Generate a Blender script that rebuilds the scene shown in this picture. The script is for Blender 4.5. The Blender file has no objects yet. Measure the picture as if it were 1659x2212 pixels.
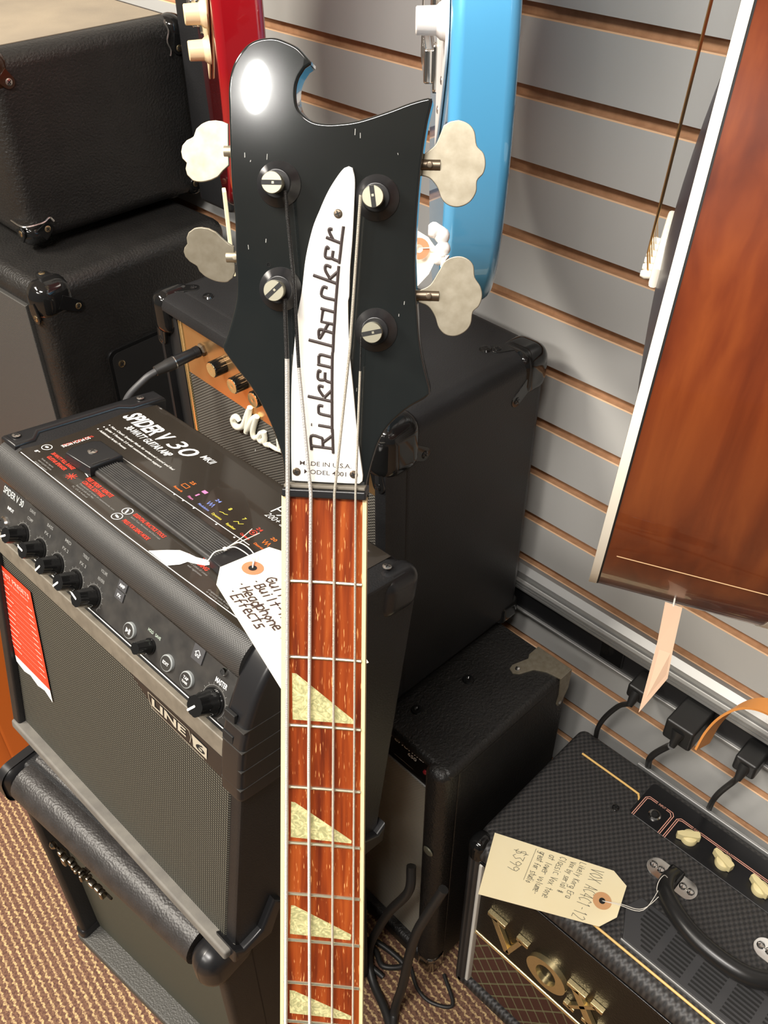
import bpy, bmesh, math, random
from mathutils import Vector, Matrix, Euler
random.seed(7)
S = bpy.context.scene
COL = S.collection
# ---------------------------------------------------------------- camera
cam_d = bpy.data.cameras.new('camera'); cam = bpy.data.objects.new('camera', cam_d); COL.objects.link(cam)
cam.location = (-0.825, 0, 1.5)
cam.rotation_euler = (math.radians(90-40.14), 0, math.radians(44.57-90))
cam_d.sensor_fit = 'VERTICAL'; cam_d.sensor_height = 24.0; cam_d.lens = 24.0*2000/2212
cam_d.clip_start = 0.02
S.camera = cam
# ---------------------------------------------------------------- world, lights, exposure
S.view_settings.view_transform = 'Standard'; S.view_settings.look = 'None'; S.view_settings.gamma = 1
S.view_settings.use_curve_mapping = False
S.view_settings.exposure = -0.12
wd = bpy.data.worlds.new('shop_air'); S.world = wd; wd.use_nodes = True
wd.node_tree.nodes['Background'].inputs[0].default_value = (1.0, 0.95, 0.88, 1)
wd.node_tree.nodes['Background'].inputs[1].default_value = 0.13
def area(name, loc, target, sx, sy, power, col=(1, .95, .87), spread=180, shape='RECTANGLE'):
    d = bpy.data.lights.new(name, 'AREA'); d.shape = shape; d.size = sx; d.size_y = sy; d.energy = power; d.color = col
    d.spread = math.radians(spread)
    o = bpy.data.objects.new(name, d); COL.objects.link(o); o.location = loc
    o.rotation_euler = (Vector(target)-Vector(loc)).to_track_quat('-Z', 'Y').to_euler(); return o
# ceiling troffers and a small lamp set by the headstock highlight
area('ceiling_lamp_light', (-2.56, -0.50, 2.70), (-0.9, 0.3, 0.8), 0.08, 0.15, 3, (1, .97, .92), shape='ELLIPSE')
area('ceiling_lamp_light', (-1.7, 1.7, 2.74), (-1.5, 1.6, 0), 0.9, 0.3, 118, (1, .93, .82))
area('ceiling_lamp_light', (-1.5, 0.0, 2.74), (-0.6, 0.3, 0.6), 0.9, 0.35, 70, (1, .95, .89))
area('ceiling_lamp_light', (-3.0, 0.6, 2.74), (-1.5, 0.8, 0), 1.2, 0.4, 62, (1, .95, .88))
# ---------------------------------------------------------------- helpers
def tag(o, label=None, cat=None, group=None, kind=None):
    if label: o['label'] = label
    if cat: o['category'] = cat
    if group: o['group'] = group
    if kind: o['kind'] = kind
    return o
def thing(name, label, cat, mat=None, group=None):
    o = bpy.data.objects.new(name, None); COL.objects.link(o); o.empty_display_size = .02
    if mat is not None: o.matrix_world = mat
    return tag(o, label, cat, group)
def link(name, bm, mat, parent=None, smooth=35, mw=None):
    me = bpy.data.meshes.new(name); bmesh.ops.recalc_face_normals(bm, faces=bm.faces); bm.to_mesh(me); bm.free()
    ms = mat if isinstance(mat, (list, tuple)) else [mat]
    for m in ms: me.materials.append(m)
    if smooth:
        for p in me.polygons: p.use_smooth = True
        me.set_sharp_from_angle(angle=math.radians(smooth))
    o = bpy.data.objects.new(name, me); COL.objects.link(o)
    if smooth:
        wn = o.modifiers.new('even_normals', 'WEIGHTED_NORMAL'); wn.keep_sharp = True; wn.weight = 80
    if parent is not None: o.parent = parent
    elif mw is not None: o.matrix_world = mw
    return o
def B(): return bmesh.new()
def vround(v): return Vector(v)
def box(bm, x0, x1, y0, y1, z0, z1, r=0, seg=3, mi=0, M=None):
    t = bmesh.new()
    bmesh.ops.create_cube(t, size=1)
    for v in t.verts: v.co = Vector(((x0+x1)/2+v.co.x*(x1-x0), (y0+y1)/2+v.co.y*(y1-y0), (z0+z1)/2+v.co.z*(z1-z0)))
    if r > 0: bmesh.ops.bevel(t, geom=list(t.edges), offset=r, segments=seg, profile=.5, affect='EDGES')
    merge(bm, t, mi, M)
def merge(bm, t, mi=0, M=None):
    vs = {}
    for v in t.verts: vs[v] = bm.verts.new(M @ v.co if M is not None else v.co)
    for f in t.faces:
        try:
            nf = bm.faces.new([vs[v] for v in f.verts]); nf.material_index = mi if mi is not None else f.material_index
        except ValueError: pass
    t.free()
def frame(p, d):
    d = Vector(d).normalized(); a = Vector((0, 0, 1)) if abs(d.z) < .9 else Vector((1, 0, 0))
    x = a.cross(d).normalized(); y = d.cross(x)
    return Matrix(((x.x, y.x, d.x, p[0]), (x.y, y.y, d.y, p[1]), (x.z, y.z, d.z, p[2]), (0, 0, 0, 1)))
def lathe(bm, p, d, prof, n=28, mi=0, fn=None):
    """prof: list of (radius, height) along d; closed caps"""
    F = frame(p, d); rings = []
    for r, h in prof:
        ring = []
        for k in range(n):
            a = 2*math.pi*k/n; rr = r*(fn(a, h) if fn else 1)
            ring.append(bm.verts.new(F @ Vector((rr*math.cos(a), rr*math.sin(a), h))))
        rings.append(ring)
    for a, b in zip(rings, rings[1:]):
        for k in range(n):
            f = bm.faces.new((a[k], a[(k+1) % n], b[(k+1) % n], b[k])); f.material_index = mi
    for rg in (rings[0], rings[-1]):
        f = bm.faces.new(rg); f.material_index = mi
def cyl(bm, p0, p1, r0, r1=None, n=24, mi=0):
    r1 = r0 if r1 is None else r1
    p0 = Vector(p0); p1 = Vector(p1); lathe(bm, p0, p1-p0, [(r0, 0), (r1, (p1-p0).length)], n, mi)
def catmull(P, k=6):
    P = [Vector(p) for p in P]; Q = [P[0]*2-P[1]]+P+[P[-1]*2-P[-2]]; out = []
    for i in range(1, len(Q)-2):
        for j in range(k):
            t = j/k; a, b, c, d = Q[i-1:i+3]
            out.append(.5*((2*b)+(c-a)*t+(2*a-5*b+4*c-d)*t*t+(3*b-a-3*c+d)*t**3))
    out.append(P[-1]); return out
def tube(bm, P, r, n=10, mi=0, cap=True):
    P = [Vector(p) for p in P]; rings = []; x = None
    for i, p in enumerate(P):
        d = (P[min(i+1, len(P)-1)]-P[max(i-1, 0)]).normalized()
        if x is None:
            a = Vector((0, 0, 1)) if abs(d.z) < .9 else Vector((1, 0, 0)); x = a.cross(d).normalized()
        else: x = (x-d*x.dot(d)).normalized()
        y = d.cross(x); rr = r[i] if isinstance(r, (list, tuple)) else r
        rings.append([bm.verts.new(p+x*rr*math.cos(2*math.pi*k/n)+y*rr*math.sin(2*math.pi*k/n)) for k in range(n)])
    for a, b in zip(rings, rings[1:]):
        for k in range(n):
            f = bm.faces.new((a[k], a[(k+1) % n], b[(k+1) % n], b[k])); f.material_index = mi
    if cap:
        for rg in (rings[0], rings[-1]):
            f = bm.faces.new(rg); f.material_index = mi
AX = {'x': lambda a, b, h: (h, a, b), 'y': lambda a, b, h: (a, h, b), 'z': lambda a, b, h: (a, b, h)}
def prism(bm, pts, ax, h0, h1, r=0, seg=3, mi=0, M=None, fn=None, both=True):
    """outline pts (2d) extruded along axis ax; r bevels the rims"""
    f = fn or AX[ax]; t = bmesh.new(); n = len(pts)
    a = [t.verts.new(f(p[0], p[1], h0)) for p in pts]; b = [t.verts.new(f(p[0], p[1], h1)) for p in pts]
    t.faces.new(a); t.faces.new(b[::-1]); es = []
    for i in range(n): t.faces.new((a[i], a[(i+1) % n], b[(i+1) % n], b[i]))
    bmesh.ops.recalc_face_normals(t, faces=t.faces)
    if r > 0:
        t.edges.ensure_lookup_table()
        sa = set(a); sb = set(b)
        es = [e for e in t.edges if (both and e.verts[0] in sa and e.verts[1] in sa) or (e.verts[0] in sb and e.verts[1] in sb)]
        bmesh.ops.bevel(t, geom=es, offset=r, segments=seg, profile=.5, affect='EDGES', clamp_overlap=True)
    merge(bm, t, mi, M)
def rrect(x0, x1, y0, y1, r, n=5):
    out = []
    for cx, cy, a0 in ((x1-r, y1-r, 0), (x0+r, y1-r, 90), (x0+r, y0+r, 180), (x1-r, y0+r, 270)):
        for k in range(n+1):
            a = math.radians(a0+90*k/n); out.append((cx+r*math.cos(a), cy+r*math.sin(a)))
    return out
def mm(L, z=None): return [tuple(c/1000 for c in p)+((z,) if z is not None else ()) for p in L]
def ribbon(bm, P, w, nrm, mi=0):
    """flat ink stroke of width w lying on the surface with normal nrm, round joins"""
    P = [Vector(p) for p in P]; N = Vector(nrm).normalized()
    for a, b in zip(P, P[1:]):
        d = b-a
        if d.length < 1e-7: continue
        s = N.cross(d).normalized()*w/2
        f = bm.faces.new([bm.verts.new(v) for v in (a-s, b-s, b+s, a+s)]); f.material_index = mi
    ax = N.orthogonal().normalized(); ay = N.cross(ax)
    for p in P:
        f = bm.faces.new([bm.verts.new(p+N*1e-5+(ax*math.cos(k*math.pi/4)+ay*math.sin(k*math.pi/4))*w/2) for k in range(8)]); f.material_index = mi
def ring(bm, c, nrm, r, w, n=28, mi=0):
    F = frame(c, nrm)
    a, b = [[bm.verts.new(F @ Vector((q*math.cos(2*math.pi*k/n), q*math.sin(2*math.pi*k/n), 0))) for k in range(n)] for q in (r+w/2, max(r-w/2, r*.02))]
    for k in range(n): bm.faces.new((a[k], a[(k+1) % n], b[(k+1) % n], b[k])).material_index = mi
def text(bm, s, o, dx, dy, h, width=None, bold=0.0, shear=0.0, ext=.0, mi=0, space=1.0):
    """text lies in the plane of dx (reading direction) and dy (up), capitals h high, optional total width"""
    cu = bpy.data.curves.new('t', 'FONT'); cu.body = s; cu.size = 1; cu.offset = bold; cu.shear = shear; cu.resolution_u = 3; cu.space_character = space
    ob = bpy.data.objects.new('t', cu); COL.objects.link(ob); bpy.context.view_layer.update()
    dg = bpy.context.evaluated_depsgraph_get(); me = bpy.data.meshes.new_from_object(ob.evaluated_get(dg))
    bpy.data.objects.remove(ob); bpy.data.curves.remove(cu)
    if not me.vertices: return
    x0 = min(v.co.x for v in me.vertices); x1 = max(v.co.x for v in me.vertices)
    sy = h/.72; sx = (width/(x1-x0)) if width else sy
    dx = Vector(dx).normalized(); dy = Vector(dy).normalized(); o = Vector(o); nz = dx.cross(dy)
    vs = [bm.verts.new(o+dx*((v.co.x-x0)*sx)+dy*(v.co.y*sy)+nz*ext) for v in me.vertices]
    for p in me.polygons:
        try: f = bm.faces.new([vs[i] for i in p.vertices]); f.material_index = mi
        except ValueError: pass
    bpy.data.meshes.remove(me)
# single stroke hand lettering on a 4 wide 6 high grid (x height 4)
G = {'A':'0,0 2,6 4,0|1,2 3,2','B':'0,0 0,6 3,6 3,3 0,3|3,3 4,1 3,0 0,0','C':'4,5 2,6 0,4 0,2 2,0 4,1','E':'4,6 0,6 0,0 4,0|0,3 3,3','G':'4,5 2,6 0,4 0,2 2,0 4,1 4,3 2,3',
 'H':'0,0 0,6|4,6 4,0|0,3 4,3','I':'2,0 2,6','K':'0,0 0,6|4,6 0,3 4,0','L':'0,6 0,0 4,0','N':'0,0 0,6 4,0 4,6','O':'2,0 0,2 0,4 2,6 4,4 4,2 2,0','P':'0,0 0,6 3,6 4,5 3,3 0,3','R':'0,0 0,6 3,6 4,5 3,3 0,3|2,3 4,0',
 'S':'4,5 2,6 0,5 1,3 3,3 4,1 2,0 0,1','V':'0,6 2,0 4,6','X':'0,0 4,6|0,6 4,0','U':'0,6 0,1 2,0 4,1 4,6','-':'1,3 3,3','1':'2,0 2,6 1,5','2':'0,5 2,6 4,5 3,3 0,0 4,0','3':'0,6 4,6 2,4 4,2 2,0 0,1','4':'3,0 3,6 0,2 4,2','9':'4,4 2,3 0,4 1,6 4,5 4,3 3,0',
 '$':'4,5 2,6 0,5 1,3 3,3 4,1 2,0 0,1|2,7 2,-1','#':'1,0 1,6|3,0 3,6|0,2 4,2|0,4 4,4','.':'1,3 1.4,3','a':'4,4 1,4 0,2 1,0 3,0 4,2|4,4 4,0','b':'0,6 0,0 3,0 4,2 3,4 0,3','c':'4,4 1,4 0,2 1,0 4,0','d':'4,6 4,0 1,0 0,2 1,4 4,3','e':'0,2 4,2 3,4 1,4 0,2 1,0 4,0',
 'f':'4,6 2,6 1,4 1,0|0,3 3,3','g':'4,4 1,4 0,2 2,0 4,2|4,4 4,-2 0,-2','h':'0,6 0,0|0,3 2,4 4,3 4,0','i':'2,0 2,4|2,5.4 2,5.8','k':'0,0 0,6|3,4 0,2 4,0','l':'2,6 2,0','m':'0,0 0,4|0,3 2,4 2,0|2,3 4,4 4,0','n':'0,0 0,4|0,3 2,4 4,3 4,0','o':'2,0 0,2 2,4 4,2 2,0',
 'p':'0,-2 0,4|0,4 3,4 4,2 3,0 0,0','r':'0,0 0,4|0,3 2,4 4,4','s':'4,4 1,4 1,2 3,2 4,0 0,0','t':'2,6 2,0|0,4 4,4','u':'0,4 0,1 2,0 4,2|4,4 4,0','v':'0,4 2,0 4,4','w':'0,4 1,0 2,3 3,0 4,4','x':'0,0 4,4|0,4 4,0','y':'0,4 2,1|4,4 1,-2','q':'4,4 1,4 0,2 2,0 4,2|4,4 4,-2'}
def hand(bm, s, o, dx, dy, h, width, w, nrm, mi=0):
    n = len(s); cw = width/(n*5.4-1.4); o = Vector(o); dx = Vector(dx).normalized(); dy = Vector(dy).normalized(); rnd = random.Random(s)
    for i, c in enumerate(s):
        jy = rnd.uniform(-.4, .4); sl = rnd.uniform(.1, .35)
        for st in (G[c].split('|') if c in G else []):
            P = []
            for q in st.split():
                x, y = map(float, q.split(',')); P.append(o+dx*((i*5.4+x+sl*y*.5)*cw)+dy*((y+jy)*h/6))
            ribbon(bm, P, w, nrm, mi)
# ---------------------------------------------------------------- materials
MATS = {}
def mat(name, col, rough=.5, metal=0, bump=None, var=None, coat=0, spec=.5, col2=None, vscale=30, vdetail=4, sheen=0):
    """bump=(kind, scale, strength[, distance]); var = noise mix amount towards col2"""
    m = bpy.data.materials.new(name); m.use_nodes = True; nt = m.node_tree; N = nt.nodes; L = nt.links; b = N['Principled BSDF']
    b.inputs['Base Color'].default_value = (*col, 1); b.inputs['Roughness'].default_value = rough; b.inputs['Metallic'].default_value = metal
    b.inputs['Coat Weight'].default_value = coat; b.inputs['Specular IOR Level'].default_value = spec
    if sheen: b.inputs['Sheen Weight'].default_value = sheen
    tc = N.new('ShaderNodeTexCoord')
    if bump or var:
        if var:
            nz = N.new('ShaderNodeTexNoise'); nz.inputs['Scale'].default_value = vscale; nz.inputs['Detail'].default_value = vdetail; L.new(tc.outputs['Object'], nz.inputs['Vector'])
            rp = N.new('ShaderNodeValToRGB'); rp.color_ramp.elements[0].position = .5-var; rp.color_ramp.elements[1].position = .5+var
            rp.color_ramp.elements[0].color = (*col, 1); rp.color_ramp.elements[1].color = (*(col2 or col), 1)
            L.new(nz.outputs['Fac'], rp.inputs['Fac']); L.new(rp.outputs['Color'], b.inputs['Base Color'])
        if bump:
            bp = N.new('ShaderNodeBump'); bp.inputs['Strength'].default_value = bump[2]; bp.inputs['Distance'].default_value = bump[3] if len(bump) > 3 else .001
            if bump[0] == 'noise':
                t = N.new('ShaderNodeTexNoise'); t.inputs['Scale'].default_value = bump[1]; t.inputs['Detail'].default_value = 3; o = t.outputs['Fac']
            elif bump[0] == 'cell':
                t = N.new('ShaderNodeTexVoronoi'); t.inputs['Scale'].default_value = bump[1]; t.feature = 'SMOOTH_F1'; o = t.outputs['Distance']
            L.new(tc.outputs['Object'], t.inputs['Vector']); L.new(o, bp.inputs['Height']); L.new(bp.outputs['Normal'], b.inputs['Normal'])
    return m
def nodes(m): return m.node_tree.nodes, m.node_tree.links, m.node_tree.nodes['Principled BSDF']
def math_(N, L, op, a, b=None, clamp=False):
    n = N.new('ShaderNodeMath'); n.operation = op; n.use_clamp = clamp
    for i, v in enumerate((a, b)):
        if v is None: continue
        if isinstance(v, (int, float)): n.inputs[i].default_value = v
        else: L.new(v, n.inputs[i])
    return n.outputs[0]
def weave(name, c_dark, c_light, pu, pv, axes, rough=.7, bump=.6, diag=False, thr=.0, dist=.0008):
    """woven cloth: product of two sine grids in object space"""
    m = mat(name, c_dark, rough); N, L, b = nodes(m); tc = N.new('ShaderNodeTexCoord'); sp = N.new('ShaderNodeSeparateXYZ'); L.new(tc.outputs['Object'], sp.inputs[0])
    u = sp.outputs['XYZ'.index(axes[0])]; v = sp.outputs['XYZ'.index(axes[1])]
    if diag:
        a = math_(N, L, 'ADD', u, v); c = math_(N, L, 'SUBTRACT', u, v); u, v = a, c
    su = math_(N, L, 'SINE', math_(N, L, 'MULTIPLY', u, 2*math.pi/pu)); sv = math_(N, L, 'SINE', math_(N, L, 'MULTIPLY', v, 2*math.pi/pv))
    p = math_(N, L, 'MULTIPLY', su, sv); h = math_(N, L, 'MULTIPLY', math_(N, L, 'ADD', p, 1.0), .5)
    rp = N.new('ShaderNodeValToRGB'); rp.color_ramp.elements[0].position = .25+thr; rp.color_ramp.elements[1].position = .75+thr*.5
    rp.color_ramp.elements[0].color = (*c_dark, 1); rp.color_ramp.elements[1].color = (*c_light, 1); L.new(h, rp.inputs['Fac']); L.new(rp.outputs['Color'], b.inputs['Base Color'])
    bp = N.new('ShaderNodeBump'); bp.inputs['Strength'].default_value = bump; bp.inputs['Distance'].default_value = dist; L.new(h, bp.inputs['Height']); L.new(bp.outputs['Normal'], b.inputs['Normal'])
    return m
def stretched(name, c1, c2, c3, sc, rough=.35, coat=.0, axis=1, pore=None, pcol=(.8, .3, .1), lo=.35, hi=.7):
    """wood: noise stretched along an axis, optional short pale pores"""
    m = mat(name, c1, rough, coat=coat); N, L, b = nodes(m); tc = N.new('ShaderNodeTexCoord'); mp = N.new('ShaderNodeMapping'); L.new(tc.outputs['Object'], mp.inputs['Vector'])
    s = [sc, sc, sc]; s[axis] = sc*.06; mp.inputs['Scale'].default_value = s
    nz = N.new('ShaderNodeTexNoise'); nz.inputs['Scale'].default_value = 1; nz.inputs['Detail'].default_value = 6; nz.inputs['Distortion'].default_value = .4; L.new(mp.outputs[0], nz.inputs['Vector'])
    rp = N.new('ShaderNodeValToRGB'); e = rp.color_ramp.elements; e[0].position = lo; e[0].color = (*c1, 1); e[1].position = hi; e[1].color = (*c3, 1); k = e.new((lo+hi)/2); k.color = (*c2, 1)
    L.new(nz.outputs['Fac'], rp.inputs['Fac']); out = rp.outputs['Color']
    if pore:
        mp2 = N.new('ShaderNodeMapping'); L.new(tc.outputs['Object'], mp2.inputs['Vector']); s = [pore]*3; s[axis] = pore*.09; mp2.inputs['Scale'].default_value = s
        n2 = N.new('ShaderNodeTexNoise'); n2.inputs['Scale'].default_value = 1; n2.inputs['Detail'].default_value = 2; L.new(mp2.outputs[0], n2.inputs['Vector'])
        r2 = N.new('ShaderNodeValToRGB'); r2.color_ramp.elements[0].position = .64; r2.color_ramp.elements[1].position = .72; L.new(n2.outputs['Fac'], r2.inputs['Fac'])
        mx = N.new('ShaderNodeMix'); mx.data_type = 'RGBA'; L.new(r2.outputs['Color'], mx.inputs['Factor']); L.new(out, mx.inputs['A']); mx.inputs['B'].default_value = (*pcol, 1); out = mx.outputs['Result']
    L.new(out, b.inputs['Base Color']); return m
HEAD=[(-23.22,5.47),(-24.36,18.75),(-28.33,31.72),(-33.08,42.87),(-40.17,55.39),(-48.03,65.38),(-54.4,74.16),(-54.83,76.48),(-53.3,79.63),(-50.73,87.03),(-47.29,99.32),(-46.65,110.59),(-47.06,120.33),(-47.15,138.86),(-48.3,152.47),(-48.85,170.28),(-48.91,187.72),(-48.86,198.0),(-47.06,206.48),(-43.65,212.37),(-38.9,216.97),(-33.3,219.23),(-26.82,219.76),(-21.3,218.3),(-15.78,215.85),(-11.63,212.15),(-9.14,209.59),(-9.32,208.26),(-12.1,206.57),(-14.42,203.37),(-16.01,199.14),(-16.31,194.06),(-15.38,189.8),(-12.58,186.41),(-8.36,183.88),(-2.73,182.92),(4.75,183.18),(14.04,184.58),(26.92,188.56),(37.84,192.48),(45.99,194.67),(47.82,194.44),(48.14,193.01),(46.36,184.54),(44.89,174.25),(43.86,163.82),(42.94,149.7),(42.45,136.24),(42.42,122.55),(43.17,108.65),(44.74,96.44),(44.15,98.26),(45.81,83.28),(48.16,71.14),(51.7,58.88),(51.98,55.61),(48.8,52.9),(41.89,48.68),(35.74,43.28),(30.35,37.05),(26.53,30.03),(23.9,21.77),(22.03,14.29),(20.55,6.75)]
PLATE=[(9.46,163.72),(11.35,162.97),(12.55,157.89),(12.49,149.03),(11.8,130.99),(10.83,117.17),(10.53,103.13),(10.03,101.09),(10.43,87.62),(11.4,73.17),(13.18,57.72),(15.03,39.59),(16.84,25.97),(18.91,12.15),(18.72,9.25),(17.13,7.77),(-18.7,7.7),(-19.04,21.92),(-18.91,50.17),(-18.45,64.36),(-17.21,78.34),(-15.59,92.84),(-13.24,105.63),(-11.3,121.25),(-7.92,135.1),(-4.59,143.32),(-0.34,152.35),(4.33,159.51),(7.31,162.9)]
LOGO=[[(7.33,136.31),(6.5,129.76),(5.9,123.95),(5.29,118.89)],[(5.17,117.69),(4.84,113.63),(4.4,107.64),(3.8,99.56),(3.37,91.4),(2.92,84.8),(2.65,76.5),(2.33,73.58),(2.29,56.68),(2.54,35.73),(2.69,36.25),(3.04,26.89),(3.19,23.59)],[(-1.16,130.99),(6.18,128.43)],[(2.22,130.13),(0.47,133.37),(0.38,134.92),(1.86,134.77)],[(0.28,125.7),(-0.96,126.38),(-1.52,121.88),(1.13,121.23),(1.96,121.41)],[(2.35,124.81),(1.96,121.41),(3.12,120.57),(5.28,119.84)],[(-7.46,112.99),(4.22,109.3)],[(1.33,117.04),(-1.16,117.85),(-1.45,115.46),(0.7,111.77)],[(0.71,111.45),(4.83,115.07)],[(-0.43,107.03),(-2.52,107.37),(-3.09,103.08),(3.29,101.33)],[(-3.73,97.06),(3.51,95.4)],[(-2.55,96.28),(-3.37,90.61),(3.05,89.42)],[(3.09,84.97),(-0.64,86.01),(-4.28,86.64),(-4.52,83.24),(-3.76,82.85),(0.02,89.49)],[(-9.7,81.41),(2.63,78.58)],[(2.34,72.98),(-3.29,74.21),(-4.31,73.58),(-4.57,73.34),(-4.56,69.65)],[(-5.32,69.37),(2.2,67.95)],[(-3.43,65.64),(-4.71,66.02),(-4.87,62.03),(-2.21,61.45),(-1.27,62.08)],[(-1.28,65.38),(-1.32,61.99),(-0.32,60.92),(2.26,60.25)],[(-10.11,52.94),(2.34,50.68)],[(-2.19,58.01),(-4.26,58.39),(-4.25,56.25),(-2.08,53.08)],[(-1.64,52.58),(2.38,56.68)],[(-2.31,48.08),(-4.39,48.26),(-4.55,45.22),(-3.68,44.04),(2.4,42.9)],[(-4.7,38.08),(2.44,37.16)],[(-8.36,38.28),(-8.02,38.27)],[(-8.17,24.97),(-8.41,32.27),(-3.51,31.66),(-2.46,30.65),(-2.21,26.65)],[(-8.17,27.1),(3.05,26.06)],[(-2.33,29.01),(2.65,32.98)]]
POSTS=[((-25.19,155.11),(-26.68,155.94)),((-24.76,105.57),(-26.18,105.64)),((22.69,149.77),(22.47,150.69)),((23.47,87.07),(23.29,87.92))]
STR=[[(-20.13,101.78,6.0),(-19.56,72.31,4.0),(-19.82,0.75,3.0),(-22.92,-341.2,4.0)],[(-19.58,151.7,6.0),(-16.12,112.14,4.0),(-13.78,68.0,3.0),(-7.58,2.86,3.0),(-8.49,-153.28,3.5),(-7.69,-339.36,4.0)],[(16.47,150.51,6.0),(12.09,79.11,4.0),(4.83,3.48,3.0),(6.34,-337.67,4.0)],[(17.78,84.46,6.0),(17.36,67.41,4.0),(15.85,4.02,3.0),(19.31,-336.1,4.0)]]
SCREWS=[(4.6,142.1),(-16.05,12.92),(14.01,12.84)]
INL=[[(-18.53,-102.05),(-16.18,-102.17),(15.87,-128.14),(16.43,-131.0),(-18.39,-130.77)],[(-19.44,-184.27),(-17.26,-184.39),(16.43,-207.21),(16.19,-209.12),(-19.83,-208.05)],[(-19.86,-255.9),(-17.8,-255.82),(17.06,-273.23),(16.55,-277.33),(-20.73,-276.59)],[(-21.04,-318.85),(-18.32,-318.89),(17.89,-334.18),(17.64,-337.07),(-21.04,-336.31)]]
KEYR1=[(44.15,170.63),(45.05,170.98),(49.46,174.55),(51.69,179.09),(53.31,183.58),(56.82,185.57),(60.39,186.17),(65.24,184.56),(68.4,180.98),(69.79,174.84),(73.09,171.51),(74.35,167.0),(73.57,162.44),(70.73,158.96),(70.51,153.78),(67.58,149.09),(62.8,146.79),(57.88,147.16),(54.09,149.99),(51.41,155.74),(47.59,159.71),(43.28,160.78),(43.69,166.52)]
KEYR2=[(43.85,106.38),(49.63,109.4),(53.76,116.14),(56.95,121.39),(62.66,123.59),(67.53,122.59),(70.87,119.4),(71.83,113.79),(74.98,109.15),(76.0,104.42),(74.5,99.6),(71.72,96.64),(71.03,90.82),(68.27,86.84),(63.44,84.44),(58.47,85.06),(54.87,88.37),(52.67,94.13),(49.04,98.85),(44.04,100.63)]
KEYL1=[(-51.75,168.21),(-51.8,183.14),(-54.69,184.24),(-58.02,184.68),(-61.37,184.35),(-65.19,182.79),(-67.77,180.66),(-69.16,177.2),(-72.81,175.23),(-75.01,172.89),(-75.76,169.98),(-75.24,166.88),(-73.09,164.77),(-73.73,162.03),(-72.98,159.11),(-70.3,156.6),(-66.06,155.89),(-60.71,156.96),(-57.49,158.39),(-54.66,161.37),(-51.64,163.95)]
KEYL2=[(-49.75,125.73),(-52.13,127.0),(-55.68,129.95),(-58.62,132.71),(-61.99,134.33),(-65.6,134.82),(-69.65,134.17),(-72.55,132.21),(-73.86,129.53),(-73.77,126.49),(-75.46,124.55),(-76.05,122.43),(-75.43,119.96),(-73.48,117.7),(-69.69,115.29),(-68.75,112.81),(-66.37,110.55),(-62.35,108.52),(-58.3,107.56),(-54.21,107.77),(-51.52,109.78),(-50.03,112.91)]
STEMS=[[(42.25,165.57),(52.56,165.73)],[(42.7,104.54),(54.36,103.97)],[(-50.28,170.29),(-54.0,170.45)],[(-50.03,119.31),(-54.07,120.34)]]
MSCRIPT=[[(246.07,287.91),(249.02,290.52),(253.62,290.08),(258.95,283.88),(257.66,278.14),(252.58,276.54),(245.66,279.98),(239.82,286.03),(233.32,299.03),(228.47,309.28),(223.28,317.4)],[(222.62,317.71),(226.29,305.96),(230.8,292.72),(235.5,278.24)],[(234.72,279.54),(225.61,293.94),(218.95,304.26),(212.68,311.66)],[(211.48,311.37),(218.44,296.59),(222.63,285.59),(221.94,279.64),(218.18,279.3),(212.07,284.19)],[(201.82,295.14),(207.79,290.37),(211.46,284.06),(209.92,280.35),(205.47,281.28),(200.51,288.72)],[(201.11,296.39),(200.51,288.72),(201.62,282.81),(198.7,280.72),(193.6,282.91)]]
BTAG=[(-.3685,.4264,1.2245),(-.3602,.424,1.2295),(-.3571,.4166,1.226),(-.3566,.4065,1.218),(-.3653,.4081,1.2042),(-.3729,.4133,1.1943),(-.3747,.4219,1.1999)]
BRING=(-.3675,.4162,1.2215)
BTAPE=[(-.3619,.4129,1.2343),(-.3567,.4068,1.2336),(-.3574,.4026,1.2249),(-.3614,.4017,1.2176),(-.3602,.3974,1.2151)]
tolex = mat('black_tolex', (.009, .0085, .008), .42, bump=('noise', 300, .8, .0016), var=.25, col2=(.015, .014, .013), vscale=25)
tolex_s = mat('smooth_black_vinyl', (.009, .009, .0095), .45, bump=('noise', 600, .5, .0007), var=.3, col2=(.015, .015, .016), vscale=12)
leather = mat('wrinkled_black_leatherette', (.022, .02, .019), .42, bump=('cell', 420, .5, .0009), var=.2, col2=(.034, .031, .03), vscale=60)
plastic = mat('black_plastic', (.012, .012, .013), .3, bump=('noise', 300, .05, .0003))
gloss = mat('glossy_black_plastic', (.008, .008, .008), .08)
dusty = mat('dusty_dark_grey_plastic', (.018, .0175, .017), .5, var=.2, col2=(.034, .032, .029), vscale=70, bump=('noise', 800, .1, .0002))
lacquer = mat('black_lacquer', (.006, .008, .0085), .12, coat=.5, var=.25, col2=(.012, .0135, .013), vscale=14, bump=('noise', 60, .02, .0006))
nickel = mat('aged_nickel', (.40, .36, .28), .46, .85, var=.2, col2=(.30, .265, .195), vscale=160, bump=('noise', 260, .06, .0003))
nickel_d = mat('tarnished_nickel', (.16, .125, .09), .4, .9)
chrome = mat('chrome', (.75, .74, .72), .12, 1)
steel = mat('steel', (.6, .58, .55), .28, 1)
gold = mat('polished_gold', (.95, .78, .42), .2, .9)
brass = mat('brass_screw', (.72, .55, .32), .3, 1)
white_p = mat('white_plastic', (.82, .8, .78), .3)
aged_w = mat('aged_white_acrylic', (.84, .8, .72), .22, coat=.4, var=.18, col2=(.88, .87, .84), vscale=38)
cream = mat('cream_plastic', (.78, .62, .38), .35)
ivory = mat('ivory_knob_plastic', (.72, .62, .33), .4)
binding = mat('cream_binding', (.78, .63, .36), .35)
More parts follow.
